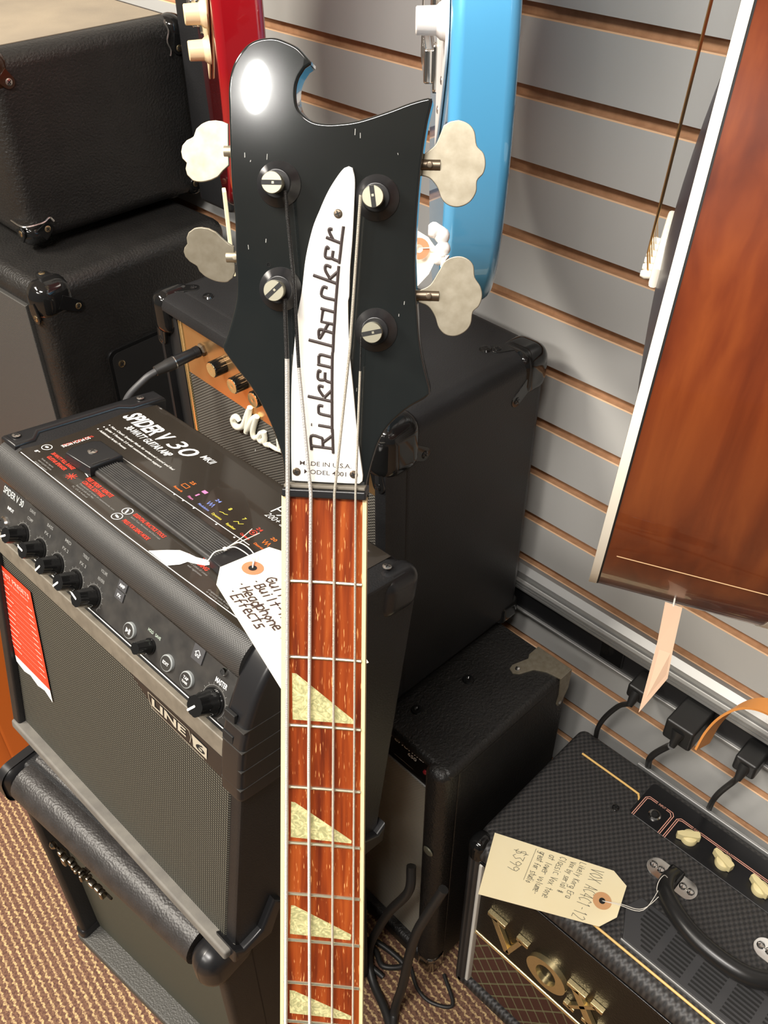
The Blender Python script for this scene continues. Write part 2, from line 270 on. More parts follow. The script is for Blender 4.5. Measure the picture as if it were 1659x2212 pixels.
ink = mat('black_ink', (.03, .018, .016), .6)
brown_ink = mat('brown_black_ink', (.06, .035, .028), .6)
pencil = mat('grey_ink', (.16, .15, .11), .6)
white_ink = mat('white_print', (.8, .8, .78), .5)
grey_ink = mat('grey_print', (.24, .24, .23), .5)
dim_ink = mat('dim_grey_print', (.1, .1, .1), .5)
red_ink = mat('red_print', (.72, .06, .035), .5)
orange_ink = mat('orange_print', (.8, .18, .03), .5)
pink_ink = mat('pink_print', (.65, .2, .42), .5)
blue_ink = mat('blue_print', (.2, .26, .62), .5)
yellow_ink = mat('yellow_print', (.7, .6, .08), .5)
green_ink = mat('pale_green_print', (.42, .5, .42), .5)
pink_line = mat('salmon_print', (.72, .36, .27), .5)
paper = mat('manila_card', (.86, .74, .46), .7, var=.3, col2=(.88, .78, .52), vscale=20)
paper_w = mat('white_card', (.92, .88, .74), .7)
pinkpaper = mat('peach_card', (.78, .54, .38), .7)
whitepaper = mat('white_paper', (.9, .89, .86), .7)
reinf = mat('brown_paper_ring', (.5, .2, .1), .7)
stringm = mat('white_cotton_string', (.8, .76, .68), .8)
tan = mat('tan_strip', (.13, .115, .09), .5, var=.15, col2=(.17, .15, .118), vscale=80)
blackm = mat('matte_black', (.006, .006, .006), .7)
rubber = mat('black_rubber_cable', (.02, .019, .018), .45)
wallp = mat('grey_laminate', (.43, .425, .405), .36, var=.3, col2=(.46, .455, .44), vscale=3)
mdf = mat('brown_fibreboard', (.36, .19, .095), .85, var=.2, col2=(.46, .26, .14), vscale=90)
mdf_l = mat('pale_fibreboard_edge', (.62, .4, .24), .85)
alu = mat('brushed_aluminium', (.45, .45, .44), .5, .7)
dark_rec = mat('dark_channel', (.012, .012, .013), .4)
label_m = mat('glossy_black_label', (.02, .016, .012), .2, coat=.6, var=.3, col2=(.03, .024, .018), vscale=8)
redcard = mat('red_card', (.78, .045, .015), .45, coat=.2)
blue_paint = mat('metallic_sky_blue_paint', (.10, .42, .74), .3, .25, coat=1)
red_paint = mat('deep_red_paint', (.26, .004, .008), .14, 0, coat=1)
orange_p = mat('orange_vinyl', (.75, .17, .02), .5)
tanleather = mat('tan_leather', (.62, .25, .06), .5)
copper = mat('brushed_copper_gold_panel', (.78, .42, .17), .3, .9, var=.2, col2=(.72, .5, .24), vscale=9)
sheentop = mat('sheen_vinyl', (.34, .28, .2), .7, var=.3, col2=(.22, .185, .14), vscale=10, bump=('noise', 300, .3, .0006))  # beige because light reflected off the black top is in the colour
ceil_m = mat('white_ceiling_tile', (.7, .69, .66), .9)
fretb = stretched('reddish_fingerboard_wood', (.10, .013, .003), (.235, .038, .006), (.34, .072, .012), 170, .5, coat=.0, axis=1, pore=1100, pcol=(.8, .38, .14))
fretb.node_tree.nodes['Principled BSDF'].inputs['Specular IOR Level'].default_value = .25
mahog = stretched('mahogany', (.075, .012, .004), (.145, .028, .007), (.215, .05, .011), 60, .28, coat=.5, axis=1, lo=.25, hi=.8)
l6grille = weave('dark_woven_grille', (.006, .006, .005), (.13, .125, .095), .0064, .0064, 'YZ', .6, 1.0, diag=True, thr=.10, dist=.0014)
margrille = weave('grey_rope_grille', (.016, .015, .012), (.15, .14, .12), .0056, .0040, 'YZ', .7, .9, diag=False, thr=.05, dist=.001)
flgrille = weave('fine_grey_green_grille', (.03, .032, .022), (.085, .085, .06), .0032, .0026, 'YZ', .7, .5)
cabgrille = weave('basket_grille', (.02, .019, .017), (.08, .075, .068), .004, .004, 'YZ', .7, .7, diag=True)
rollskin = weave('fine_weave_vinyl', (.018, .018, .018), (.05, .049, .047), .0022, .0022, 'YZ', .42, .6, dist=.0004)
voxskin = weave('basketweave_vinyl', (.018, .018, .019), (.045, .042, .04), .0100, .0078, 'XY', .5, .7, diag=False, dist=.0010)
def pearl():
    m = mat('pearloid', (.5, .47, .25), .3, coat=.5); N, L, b = nodes(m); tc = N.new('ShaderNodeTexCoord')
    nz = N.new('ShaderNodeTexNoise'); nz.inputs['Scale'].default_value = 220; nz.inputs['Detail'].default_value = 3; nz.inputs['Distortion'].default_value = 2.2; L.new(tc.outputs['Object'], nz.inputs['Vector'])
    rp = N.new('ShaderNodeValToRGB'); e = rp.color_ramp.elements; e[0].position = .4; e[0].color = (.36, .35, .17, 1); e[1].position = .72; e[1].color = (.78, .72, .38, 1)
    L.new(nz.outputs['Fac'], rp.inputs['Fac']); L.new(rp.outputs['Color'], b.inputs['Base Color']); return m
pearlm = pearl()
def wound(name, col, pitch, metal=1):
    m = mat(name, col, .35, metal); N, L, b = nodes(m); tc = N.new('ShaderNodeTexCoord'); sp = N.new('ShaderNodeSeparateXYZ'); L.new(tc.outputs['Object'], sp.inputs[0])
    s = math_(N, L, 'SINE', math_(N, L, 'MULTIPLY', sp.outputs['Y'], 2*math.pi/pitch)); bp = N.new('ShaderNodeBump'); bp.inputs['Strength'].default_value = 1; bp.inputs['Distance'].default_value = .0002
    L.new(s, bp.inputs['Height']); L.new(bp.outputs['Normal'], b.inputs['Normal']); return m
wound_e = wound('nickel_wound_wire', (.8, .77, .72), .00058, .55); wound_g = wound('fine_wound_wire', (.72, .68, .58), .0004, .55); silk = wound('black_silk_wrap', (.012, .012, .012), .0006, 0)
def carpet():
    m = mat('brown_striped_carpet', (.1, .05, .03), .95); N, L, b = nodes(m); tc = N.new('ShaderNodeTexCoord'); sp = N.new('ShaderNodeSeparateXYZ')
    nzw = N.new('ShaderNodeTexNoise'); nzw.inputs['Scale'].default_value = 110; nzw.inputs['Detail'].default_value = 1; L.new(tc.outputs['Object'], nzw.inputs['Vector'])
    L.new(tc.outputs['Object'], sp.inputs[0])
    u = math_(N, L, 'ADD', math_(N, L, 'MULTIPLY', sp.outputs['X'], .992), math_(N, L, 'MULTIPLY', sp.outputs['Y'], -.129))
    v = math_(N, L, 'ADD', math_(N, L, 'MULTIPLY', sp.outputs['X'], .129), math_(N, L, 'MULTIPLY', sp.outputs['Y'], .992))
    u = math_(N, L, 'ADD', u, math_(N, L, 'MULTIPLY', nzw.outputs['Fac'], .0042))
    zig = math_(N, L, 'MULTIPLY', math_(N, L, 'SINE', math_(N, L, 'MULTIPLY', v, 2*math.pi/.011)), .0009)
    s = math_(N, L, 'SINE', math_(N, L, 'MULTIPLY', math_(N, L, 'ADD', u, zig), 2*math.pi/.0112))
    n3 = N.new('ShaderNodeTexNoise'); n3.inputs['Scale'].default_value = 320; L.new(tc.outputs['Object'], n3.inputs['Vector'])
    s2 = math_(N, L, 'ADD', s, math_(N, L, 'MULTIPLY', math_(N, L, 'SUBTRACT', n3.outputs['Fac'], .5), 3.4))
    rp = N.new('ShaderNodeValToRGB'); e = rp.color_ramp.elements; e[0].position = .70; e[0].color = (.19, .10, .06, 1); e[1].position = .86; e[1].color = (.58, .42, .2, 1)
    h = math_(N, L, 'MULTIPLY', math_(N, L, 'ADD', s2, 1.0), .5, True); L.new(h, rp.inputs['Fac'])
    n4 = N.new('ShaderNodeTexNoise'); n4.inputs['Scale'].default_value = 240; L.new(tc.outputs['Object'], n4.inputs['Vector'])
    r4 = N.new('ShaderNodeValToRGB'); r4.color_ramp.elements[0].position = .35; r4.color_ramp.elements[0].color = (.5, .42, .5, 1); r4.color_ramp.elements[1].position = .62; r4.color_ramp.elements[1].color = (1, 1, 1, 1); L.new(n4.outputs['Fac'], r4.inputs['Fac'])
    mx = N.new('ShaderNodeMix'); mx.data_type = 'RGBA'; mx.blend_type = 'MULTIPLY'; mx.inputs['Factor'].default_value = 1; L.new(rp.outputs['Color'], mx.inputs['A']); L.new(r4.outputs['Color'], mx.inputs['B']); L.new(mx.outputs['Result'], b.inputs['Base Color'])
    bp = N.new('ShaderNodeBump'); bp.inputs['Strength'].default_value = .9; bp.inputs['Distance'].default_value = .003; L.new(n4.outputs['Fac'], bp.inputs['Height']); L.new(bp.outputs['Normal'], b.inputs['Normal'])
    return m
carpm = carpet()
def voxcloth():
    m = mat('brown_diamond_grille_cloth', (.1, .03, .02), .8); N, L, b = nodes(m); tc = N.new('ShaderNodeTexCoord'); sp = N.new('ShaderNodeSeparateXYZ'); L.new(tc.outputs['Object'], sp.inputs[0])
    y, z = sp.outputs['Y'], sp.outputs['Z']; z2 = math_(N, L, 'MULTIPLY', z, .62)
    def lines(c, per, w):
        f = math_(N, L, 'FRACT', math_(N, L, 'MULTIPLY', c, 1/per)); d = math_(N, L, 'ABSOLUTE', math_(N, L, 'SUBTRACT', f, .5)); a = math_(N, L, 'ABSOLUTE', math_(N, L, 'SUBTRACT', d, .035)); return math_(N, L, 'LESS_THAN', a, w)
    A = lines(math_(N, L, 'ADD', y, z2), .026, .016); Bq = lines(math_(N, L, 'SUBTRACT', y, z2), .026, .016); k = math_(N, L, 'MAXIMUM', A, Bq)
    mx = N.new('ShaderNodeMix'); mx.data_type = 'RGBA'; L.new(k, mx.inputs['Factor']); mx.inputs['A'].default_value = (.085, .03, .018, 1); mx.inputs['B'].default_value = (.27, .3, .15, 1); L.new(mx.outputs['Result'], b.inputs['Base Color'])
    nz = N.new('ShaderNodeTexNoise'); nz.inputs['Scale'].default_value = 900; L.new(tc.outputs['Object'], nz.inputs['Vector']); bp = N.new('ShaderNodeBump'); bp.inputs['Strength'].default_value = .5; bp.inputs['Distance'].default_value = .0005; L.new(nz.outputs['Fac'], bp.inputs['Height']); L.new(bp.outputs['Normal'], b.inputs['Normal'])
    return m
voxcl = voxcloth()
# ---------------------------------------------------------------- the shop: floor, slatwall, ceiling
bm = B(); box(bm, -4, .02, -2.5, 5, -.05, 0); link('floor', bm, carpm)['kind'] = 'structure'
bm = B(); box(bm, .0085, .06, -2.5, 5, 0, 2.8, mi=1)
P_ = .0762; k = 0
z0 = 1.5-P_*1.814
zz = z0-P_*20
while zz < 2.8:
    t, bo = zz, zz-P_+.0125      # slat from bo to t, groove above it
    if t > .01:
        bo = max(bo, .0)
        a = [bm.verts.new(v) for v in ((0, -2.5, bo), (0, 5, bo), (0, 5, t-.0012), (0, -2.5, t-.0012))]; bm.faces.new(a).material_index = 0
        c = [bm.verts.new(v) for v in ((0, -2.5, t-.0012), (0, 5, t-.0012), (.0012, 5, t), (.0012, -2.5, t))]; bm.faces.new(c).material_index = 2
        c = [bm.verts.new(v) for v in ((.0012, -2.5, t), (.0012, 5, t), (.009, 5, t), (.009, -2.5, t))]; bm.faces.new(c).material_index = 1
        c = [bm.verts.new(v) for v in ((0, -2.5, bo), (.009, -2.5, bo), (.009, 5, bo), (0, 5, bo))]; bm.faces.new(c).material_index = 1
    zz += P_
o = link('wall_right', bm, [wallp, mdf, mdf_l], smooth=0); o['kind'] = 'structure'
bm = B(); box(bm, -4, .06, -2.5, 5, 2.8, 2.85); link('ceiling', bm, ceil_m)['kind'] = 'structure'
bm = B(); box(bm, -4, .06, 5, 5.05, 0, 2.8); link('wall_back', bm, mat('far_beige_wall', (.42, .37, .3), .8))['kind'] = 'structure'
# power raceway screwed on the wall
rc = thing('power_strip', 'long silver aluminium power strip with black outlet channel along the slatwall', 'power strip', Matrix.Translation((0, 0, .52)))
bm = B()
prof = [(-.001, .08), (-.008, .08), (-.016, .072), (-.016, .060), (-.019, .058), (-.019, .052), (-.022, .050), (-.022, .046), (-.019, .045), (-.001, .045)]
prism(bm, prof, 'y', -1.2, 1.05, fn=lambda a, b, h: (a, h, b)); 
for zq in (.0505, .0555, .0605): box(bm, -.0238, -.019, -1.2, 1.05, zq-.0012, zq+.0012, 0)
link('silver_cover', bm, alu, rc)
bm = B(); box(bm, -.014, -.001, -1.2, 1.05, .004, .045); link('black_channel', bm, dark_rec, rc)
bm = B(); box(bm, -.018, -.001, -1.2, 1.05, .0, .004, .001); link('bottom_rail', bm, alu, rc)
for y in (-.12, .045, .365, .55, .76, .95):
    bm = B(); box(bm, -.0165, -.013, y-.018, y+.018, .009, .041, .002); 
    link('outlet', bm, gloss, rc)
# ---------------------------------------------------------------- the bass guitar in the middle
R3 = Matrix(((0.62845, 0.30491, -0.7156), (-0.77764, 0.26754, -0.56895), (0.01797, 0.91403, 0.40524)))
FB = R3.to_4x4(); FB.translation = Vector((-0.5786, 0.2853, 1.1928))
bass = thing('bass_guitar', 'black bass guitar with white nameplate, crested headstock and reddish fingerboard, leaning in the centre', 'bass guitar', FB)
# headstock
hp = mm(HEAD); n0 = hp.index(min(hp, key=lambda p: 0)) if 0 else 0
idx = [i for i, p in enumerate(HEAD)]
# remove back-stepping sample and smooth
hp2 = [hp[0]]
for p in hp[1:]:
    if (Vector(p)-Vector(hp2[-1])).length > .0012: hp2.append(p)
hp2 = [p for i, p in enumerate(hp2) if not (i > 44 and abs(p[1]-.09644) < 1e-5)]
def smooth_outline(P, sharp=50):
    out = []; n = len(P); P = [Vector(p) for p in P]
    ang = []
    for i in range(n):
        a = P[i]-P[i-1]; b = P[(i+1) % n]-P[i]; ang.append(math.degrees(a.angle(b)) if a.length and b.length else 0)
    for i in range(n):
        p0, p1, p2, p3 = P[i-1], P[i], P[(i+1) % n], P[(i+2) % n]
        out.append(p1)
        if (p2-p1).length < .004: continue
        for t in (.25, .5, .75):
            m1 = (p2-p0)*.5 if ang[i] < sharp else (p2-p1); m2 = (p3-p1)*.5 if ang[(i+1) % n] < sharp else (p2-p1)
            L_ = (p2-p1).length; m1 = m1.normalized()*min(m1.length, L_*1.2); m2 = m2.normalized()*min(m2.length, L_*1.2)
            h = (2*t**3-3*t**2+1)*p1+(t**3-2*t**2+t)*m1+(-2*t**3+3*t**2)*p2+(t**3-t**2)*m2
            out.append(h)
    return [tuple(p) for p in out]
hp3 = smooth_outline(hp2+[(.0205, -.004), (-.0228, -.004)])
bm = B(); prism(bm, hp3, 'z', -.0195, -.005, .0018, 3); hs = link('headstock', bm, lacquer, bass, 40)
# nameplate
pl = smooth_outline(mm(PLATE)); bm = B(); prism(bm, pl, 'z', -.005, -.0024, .0005, 2); npn = link('nameplate', bm, aged_w, bass, 40)
bm = B()
for s in LOGO:
    P = mm(s, -.0021)
    if len(P) > 2: P = [tuple(v) for v in catmull(P, 4)] if len(s) > 3 and not len(s) == 9 else P
    tube(bm, P, .00076, 8)
link('lettering', bm, ink, npn)
bm = B(); up_ = (.03, 1, 0); dx_ = (1, -.03, 0)
text(bm, 'MADE IN U.S.A.', (-.0144, .0166, -.0023), dx_, up_, .0024, .0272, .004)
text(bm, 'MODEL 4001', (-.0121, .0121, -.0023), dx_, up_, .0024, .0222, .004)
link('small_lettering', bm, ink, npn, 0)
def screw(bm, p, d, r, h=.0012, mi=0, mi2=1, rot=.4):
    lathe(bm, p, d, [(r, 0), (r, h*.5), (r*.8, h*.85), (r*.3, h)], 16, mi)
    F = frame(p, d)
    for q in (0, 1):
        a = rot+q*math.pi/2; c = Vector((math.cos(a), math.sin(a), 0)); ribbon(bm, [F @ (c*r*.55+Vector((0, 0, h*1.02))), F @ (-c*r*.55+Vector((0, 0, h*1.02)))], r*.28, F.to_3x3() @ Vector((0, 0, 1)), mi2)
for s in mm(SCREWS, -.0024):
    bm = B(); screw(bm, s, (0, 0, 1), .0021, .0012); link('plate_screw', bm, [nickel_d, blackm], npn)
# nut, fingerboard, binding
bm = B(); prism(bm, rrect(-.0232, .0212, .0002, .0048, .001, 3), 'z', -.014, .0030, .0012, 3); nut = link('nut', bm, plastic, bass)
bm = B(); prism(bm, [(-.0222, .0049), (.0205, .0049), (.0205, .0066), (-.0222, .0066)], 'z', -.006, .0012, .0004, 2); link('truss_shim', bm, tan, bass)
def hw(d): return (.0371+.0206*d)/2
LEN = .625
def strip(x0, x1, y0, y1, z0, z1, r=0.0):   # tapering board between parametric edges
    pass
bm = B(); NB = 24
def board(bm, off0, off1, z0, z1, y0, y1, mi=0, crown=.0):
    vs = []
    for j in range(2):
        y = (y0, y1)[j]; w = hw(-y); a, b_ = off0(w), off1(w); row = []
        for q in range(9):
            x = a+(b_-a)*q/8; c = crown*(1-(2*q/8-1)**2); row.append((bm.verts.new((x, y, z1+c)), bm.verts.new((x, y, z0))))
        vs.append(row)
    for q in range(8):
        for s in (0, 1):
            f = bm.faces.new((vs[0][q][s], vs[0][q+1][s], vs[1][q+1][s], vs[1][q][s])); f.material_index = mi
    for q in (0, 8): bm.faces.new((vs[0][q][0], vs[0][q][1], vs[1][q][1], vs[1][q][0])).material_index = mi
    for j in (0, 1): bm.faces.new([v[0] for v in vs[j]]+[v[1] for v in vs[j][::-1]]).material_index = mi
board(bm, lambda w: -w-.0030, lambda w: w+.0006, -.006, 0, 0, -LEN); fbo = link('fingerboard', bm, fretb, bass)
for s in (-1, 1):
    bm = B()
    if s < 0: board(bm, lambda w: -w-.0052, lambda w: -w-.0030, -.0062, -.0001, .0, -LEN)
    else: board(bm, lambda w: w+.0006, lambda w: w+.0028, -.0062, -.0001, .0, -LEN)
    link('binding', bm, binding, bass)
bm = B(); prev = None      # maple neck back
for y in (0.004, -.04, -.2, -.4, -LEN):
    w = hw(-min(y, 0))+.0026; rg = [bm.verts.new((w*math.cos(a), y, -.0062-(.014+.006*min(1, -y*2))*max(0, math.sin(a))**.8)) for a in [math.pi*k/14 for k in range(15)]]
    if prev:
        for q in range(14): bm.faces.new((prev[q], prev[q+1], rg[q+1], rg[q]))
        bm.faces.new((prev[0], rg[0], rg[-1], prev[-1]))
    else: bm.faces.new(rg)
    prev = rg
bm.faces.new(prev); link('neck', bm, lacquer, bass)
for n in range(1, 21):
    d = .8445*(1-2**(-n/12)); w = hw(d)
    if d > LEN-.01: break
    bm = B(); tube(bm, [(-w-.0030+(2*w+.0036)*q/8, -d+.0003*(1-(2*q/8-1)**2), .0001) for q in range(9)], .00105, 8)
    link('fret', bm, mat('worn_fret_wire', (.6, .6, .47), .3, 1) if n == 1 else bpy.data.materials['worn_fret_wire'], bass)
for s in INL:
    bm = B(); prism(bm, mm(s), 'z', -.001, .00035, 0, mi=0)
    for v in bm.verts:
        if v.co.z > 0: v.co.z = .00012
    link('inlay', bm, pearlm, bass, 0)
for n in (12, 15, 17):
    d0 = .8445*(1-2**(-(n-1)/12)); d1 = .8445*(1-2**(-n/12)); bm = B(); L_ = d1-d0
    prism(bm, [(-.0165, -d1+.003), (-.0165, -d1+.003+L_*.6), (.018, -d1+.004), (.018, -d1+.002)], 'z', -.001, .0001); link('inlay', bm, pearlm, bass, 0)
# strings
rads = (.00118, .00098, .00074, .00062)
for i, s in enumerate(STR):
    P = mm(s); q = [tuple(v) for v in P]
    lead = {0: 1, 1: 2, 2: 0, 3: 1}[i]
    end = Vector(P[-1])+(Vector(P[-1])-Vector(P[-2])).normalized()*.30
    bm = B(); tube(bm, P[lead:]+[tuple(end)], rads[i], 10); so = link('string', bm, wound_e if i < 2 else wound_g, bass)
    if lead:
        bm = B(); tube(bm, P[:lead+1], rads[i]*(.95 if i < 2 else .6), 10); link('silk_winding', bm, silk, so)
# tuning posts with black ferrules
slot = (0.0, .75, 1.72, .22)
for i, (c, b_) in enumerate(POSTS):
    c = Vector((c[0]/1000, c[1]/1000, 0)); fx = Vector((c.x+ .0004, c.y, 0))
    bm = B(); lathe(bm, (fx.x, fx.y, -.005), (0, 0, 1), [(.0108, 0), (.0108, .0006), (.0098, .0016), (.0072, .0045), (.0066, .0060), (.0062, .0062)], 36, 0); fe = link('ferrule', bm, plastic, bass)
    bm = B(); lathe(bm, (c.x, c.y, -.003), (0, 0, 1), [(.0044, 0), (.0044, .0095), (.0050, .0096), (.0051, .0126), (.0048, .0132)], 32, 0)
    a = slot[i]; d = Vector((math.cos(a), math.sin(a), 0))
    e = Vector((c.x, c.y, .0103)); s_ = Vector((-d.y, d.x, 0))*.0011
    f = [bm.verts.new(v) for v in (e-d*.0049-s_, e+d*.0049-s_, e+d*.0049+s_, e-d*.0049+s_)]; bm.faces.new(f).material_index = 1
    for t_ in (-.0016, 0, .0016): 
        u = [bm.verts.new(v+Vector((0, 0, .00004))) for v in (e+d*t_-s_*.5, e+d*(t_+.0011)-s_*.5, e+d*(t_+.0011)+s_*.5, e+d*t_+s_*.5)]; bm.faces.new(u).material_index = 0 if t_ == 0 else 1
    link('tuning_post', bm, [mat('post_nickel', (.45, .43, .33), .4, .9) if i == 0 else bpy.data.materials['post_nickel'], blackm], bass)
# clover keys behind the headstock
for i, (K, st) in enumerate(((KEYR1, STEMS[0]), (KEYR2, STEMS[1]), (KEYL1, STEMS[2]), (KEYL2, STEMS[3]))):
    out = smooth_outline(mm(K), 40); cx = sum(p[0] for p in out)/len(out); sx = 1 if cx > 0 else -1
    x0 = min(p[0]*sx for p in out)
    bm = B(); prism(bm, out, 'z', -.0156, -.0138, .0005, 2)
    if i in (1, 3):
        pass
    an = (0, 0, .03, -.2)[i]; y_ = st[0][1]/1000
    bmesh.ops.rotate(bm, verts=bm.verts, cent=(0, y_, -.0147), matrix=Matrix.Rotation(-an, 3, 'X'))
    ko = link('tuner_key', bm, nickel, bass, 40)
    a = Vector((st[1][0]/1000, st[1][1]/1000, -.0152)); 
    bm = B(); cyl(bm, a, (a.x-sx*.017, a.y, -.0152), .0029, .0029, 20); lathe(bm, (a.x-sx*.005, a.y, -.0128), (0, 0, 1), [(.0016, 0), (.0016, .0008), (.001, .0011)], 14); link('stem', bm, [nickel_d, nickel][1 if i > 1 else 0], ko)
# small dings on the lacquer
bm = B(); rr = random.Random(3)
for q in range(16):
    x = rr.uniform(-.044, .038); y = rr.uniform(.02, .19)
    ribbon(bm, [(x, y, -.00494), (x+rr.uniform(-.0002, .0002), y+rr.uniform(.0004, .0026), -.00494)], rr.uniform(.0002, .0004), (0, 0, 1))
link('scratches', bm, mat('pale_scratch', (.3, .3, .28), .5), hs, 0)
bm = B(); lathe(bm, (-.0303, .1172, -.005), (0, 0, 1), [(.0012, 0), (.0011, .0002), (.0006, -.0006)], 12); link('plug_dot', bm, blackm, hs)
# body (below the picture) and its stand
bo = [(-.03, -.60), (-.06, -.585), (-.13, -.50), (-.155, -.50), (-.15, -.57), (-.125, -.66), (-.13, -.72), (-.16, -.82), (-.16, -.93), (-.10, -1.0), (0, -1.01), (.11, -1.0), (.175, -.92), (.175, -.83), (.14, -.74), (.12, -.67), (.14, -.60), (.13, -.57), (.09, -.57), (.03, -.60)]
bm = B(); prism(bm, smooth_outline(bo), 'z', -.047, -.009, .006, 3); link('body', bm, lacquer, bass)
bm = B(); box(bm, -.045, .045, -.92, -.86, -.009, .006, .002); link('bridge', bm, chrome, bass)
bm = B()
for y in (-.66, -.78): box(bm, -.035, .035, y-.016, y+.016, -.009, .0, .003)
link('pickup', bm, chrome, bass)
st = thing('guitar_stand', 'black tubular guitar stand holding the bass body', 'guitar stand', Matrix.Translation((-.83, .0, 0)))
Wm = FB
def wb(x, y, z): return Vector(Wm @ Vector((x, y, z)))-Vector((-.83, 0, 0))
bm = B(); c = wb(0, -1.02, -.06); 
for s in (-1, 1):
    a = wb(.09*s, -1.022, -.052); tube(bm, [wb(.09*s, -1.022, .03), a, wb(0, -1.0, -.075)], .008, 10)
    tube(bm, [wb(0, -1.0, -.075), (c.x+.22*s, c.y-.15*s-.1, .012)], .009, 10)
tube(bm, [wb(0, -.6, -.09), wb(0, -1.0, -.075), (c.x+.2, c.y+.22, .012)], .009, 10); link('stand_frame', bm, plastic, st)
def rot(yaw=0, pitch=0, roll=0): return Matrix.Rotation(math.radians(yaw), 4, 'Z') @ Matrix.Rotation(math.radians(pitch), 4, 'Y') @ Matrix.Rotation(math.radians(roll), 4, 'X')
def fr(x, y, z, yaw=0, pitch=0, roll=0): return Matrix.Translation((x, y, z)) @ rot(yaw, pitch, roll)
def corner(x0, x1, y0, y1, z0, z1, r, parent, m, name='corner_protector', screws=(), sm=None):
    bm = B(); box(bm, x0, x1, y0, y1, z0, z1, r, 5); cc = Vector(((x0+x1)/2, (y0+y1)/2, (z0+z1)/2))
    for p, d in screws:     # ears that carry the screws
        p = Vector(p); d = Vector(d); q = cc-d*((cc-p).dot(d)); a = (p-q); L_ = a.length; a = a.normalized() if L_ > 1e-4 else d.orthogonal().normalized(); s = d.cross(a); pts = []
        for k in range(13):
            t = math.radians(-90+180*k/12); pts.append((L_+.0085*math.cos(t), .0085*math.sin(t)))
        pts += [(0, .0100), (0, -.0100)]
        prism(bm, pts, 'z', -.003, .0004, .0006, 1, fn=lambda u, v, h, q=q, a=a, s=s, d=d: tuple(q+a*u+s*v+d*h))
    c = link(name, bm, m, parent, 50)
    for p, d in screws:
        b = B(); screw(b, p, d, .0045, .0016, 0, 1, .6); link('screw', b, [sm or (brass if m is gloss else steel), blackm], c)
    return c
def jack(parent, p, d, r=.0075, m=None):
    bm = B(); lathe(bm, p, d, [(r, 0), (r, .002), (r*.8, .004), (r*.55, .004), (r*.5, -.004)], 20, 0); F = frame(p, d)
    f = bm.faces.new([bm.verts.new(F @ Vector((r*.5*math.cos(k*math.pi/8), r*.5*math.sin(k*math.pi/8), .0035))) for k in range(16)]); f.material_index = 1
    return link('input_jack', bm, [m or chrome, blackm], parent)
# ================================================================ practice amp with the label sheet on top
L6 = fr(-.622, .411, .54, 1.0, 9.3, 0); W6 = .431
la = thing('guitar_amplifier', 'black practice amp with printed glossy label on top and knobs on its front panel', 'amplifier', L6, 'guitar amplifiers')
prof = [(.0, .012), (.0, .276), (-.004, .280), (-.004, .300), (.006, .302), (.024, .352), (.030, .360), (.030, .402), (.2116, .402), (.2116, 0), (-.0, 0)]
bm = B(); pr = [(0, 0), (0, .30), (.022, .352), (.03, .401), (.19, .401), (.203, .397), (.2116, .386), (.2116, 0)]
prism(bm, pr, 'y', .004, W6-.004, .004, 2, fn=lambda a, b, h: (a, h, b)); cab6 = link('cabinet', bm, tolex_s, la)
# padded roll along the top front edge
bm = B(); rp_ = []
for k in range(15):
    a = math.radians(200-125*k/14); rp_.append((.0340+.0265*math.cos(a), .3738+.0265*math.sin(a)))
prism(bm, rp_+[(.045, .395), (.045, .355)], 'y', .022, W6-.004, fn=lambda a, b, h: (a, h, b)); link('padded_roll', bm, rollskin, la, 60)
# control panel
def pf(y, s, o=0): # point on the leaning panel, s = 0 bottom .. 1 top
    return Vector((.004+.020*s-o*.93, y, .3015+.052*s+o*.36))
PN = Vector((-.935, 0, .36)).normalized(); PU = Vector((.36, 0, .935)).normalized(); DN = Vector((0, -1, 0))
bm = B(); q = [bm.verts.new(v) for v in (pf(.022, 0, .0), pf(W6-.004, 0, .0), pf(W6-.004, 1.05, .0), pf(.022, 1.05, .0), pf(.022, 0, .003), pf(W6-.004, 0, .003), pf(W6-.004, 1.05, .003), pf(.022, 1.05, .003))]
for f in ((0, 1, 2, 3), (4, 5, 6, 7), (0, 1, 5, 4), (1, 2, 6, 5), (2, 3, 7, 6), (3, 0, 4, 7)): bm.faces.new([q[i] for i in f])
cp = link('control_panel', bm, dusty, la, 20)
def PF(y, s): return pf(y, s, .0033)
bm = B(); text(bm, 'SPIDER V 30', PF(.4262, .725), DN, PU, .0076, .0405, .012); link('panel_lettering', bm, mat('silver_print', (.5, .52, .5), .4), cp, 0)
bm = B(); text(bm, 'INPUT', PF(.4110, .485), DN, PU, .0036, .0120, .014); text(bm, 'MASTER', PF(.0592, .595), DN, PU, .0050, .0155, .014); link('panel_lettering', bm, white_ink, cp, 0)
bm = B()
for i, (a, b_) in enumerate((('DRIVE', 'COMP'), ('BASS', 'FX 1'), ('MID', 'FX 2'), ('TREBLE', 'FX 3'), ('VOLUME', 'REVERB'))):
    y = (.3724, .3384, .3045, .2726, .2406)[i]
    text(bm, a, PF(y, .775), DN, PU, .0034, .0105, .006); text(bm, b_, PF(y+.001, .61), DN, PU, .0034, .0105, .006)
link('panel_lettering', bm, grey_ink, cp, 0)
bm = B(); text(bm, 'HOLD', PF(.1555, .49), DN, PU, .0031, .0080, .01); text(bm, 'SAVE', PF(.1445, .49), DN, PU, .0031, .0080, .01); text(bm, 'LINE', PF(.0565, .955), DN, PU, .0030, .0062, .008); link('panel_lettering', bm, green_ink, cp, 0)
bm = B(); ribbon(bm, [PF(W6-.006, .02), PF(.026, .02)], .0011, PN); link('panel_line', bm, white_ink, cp, 0)
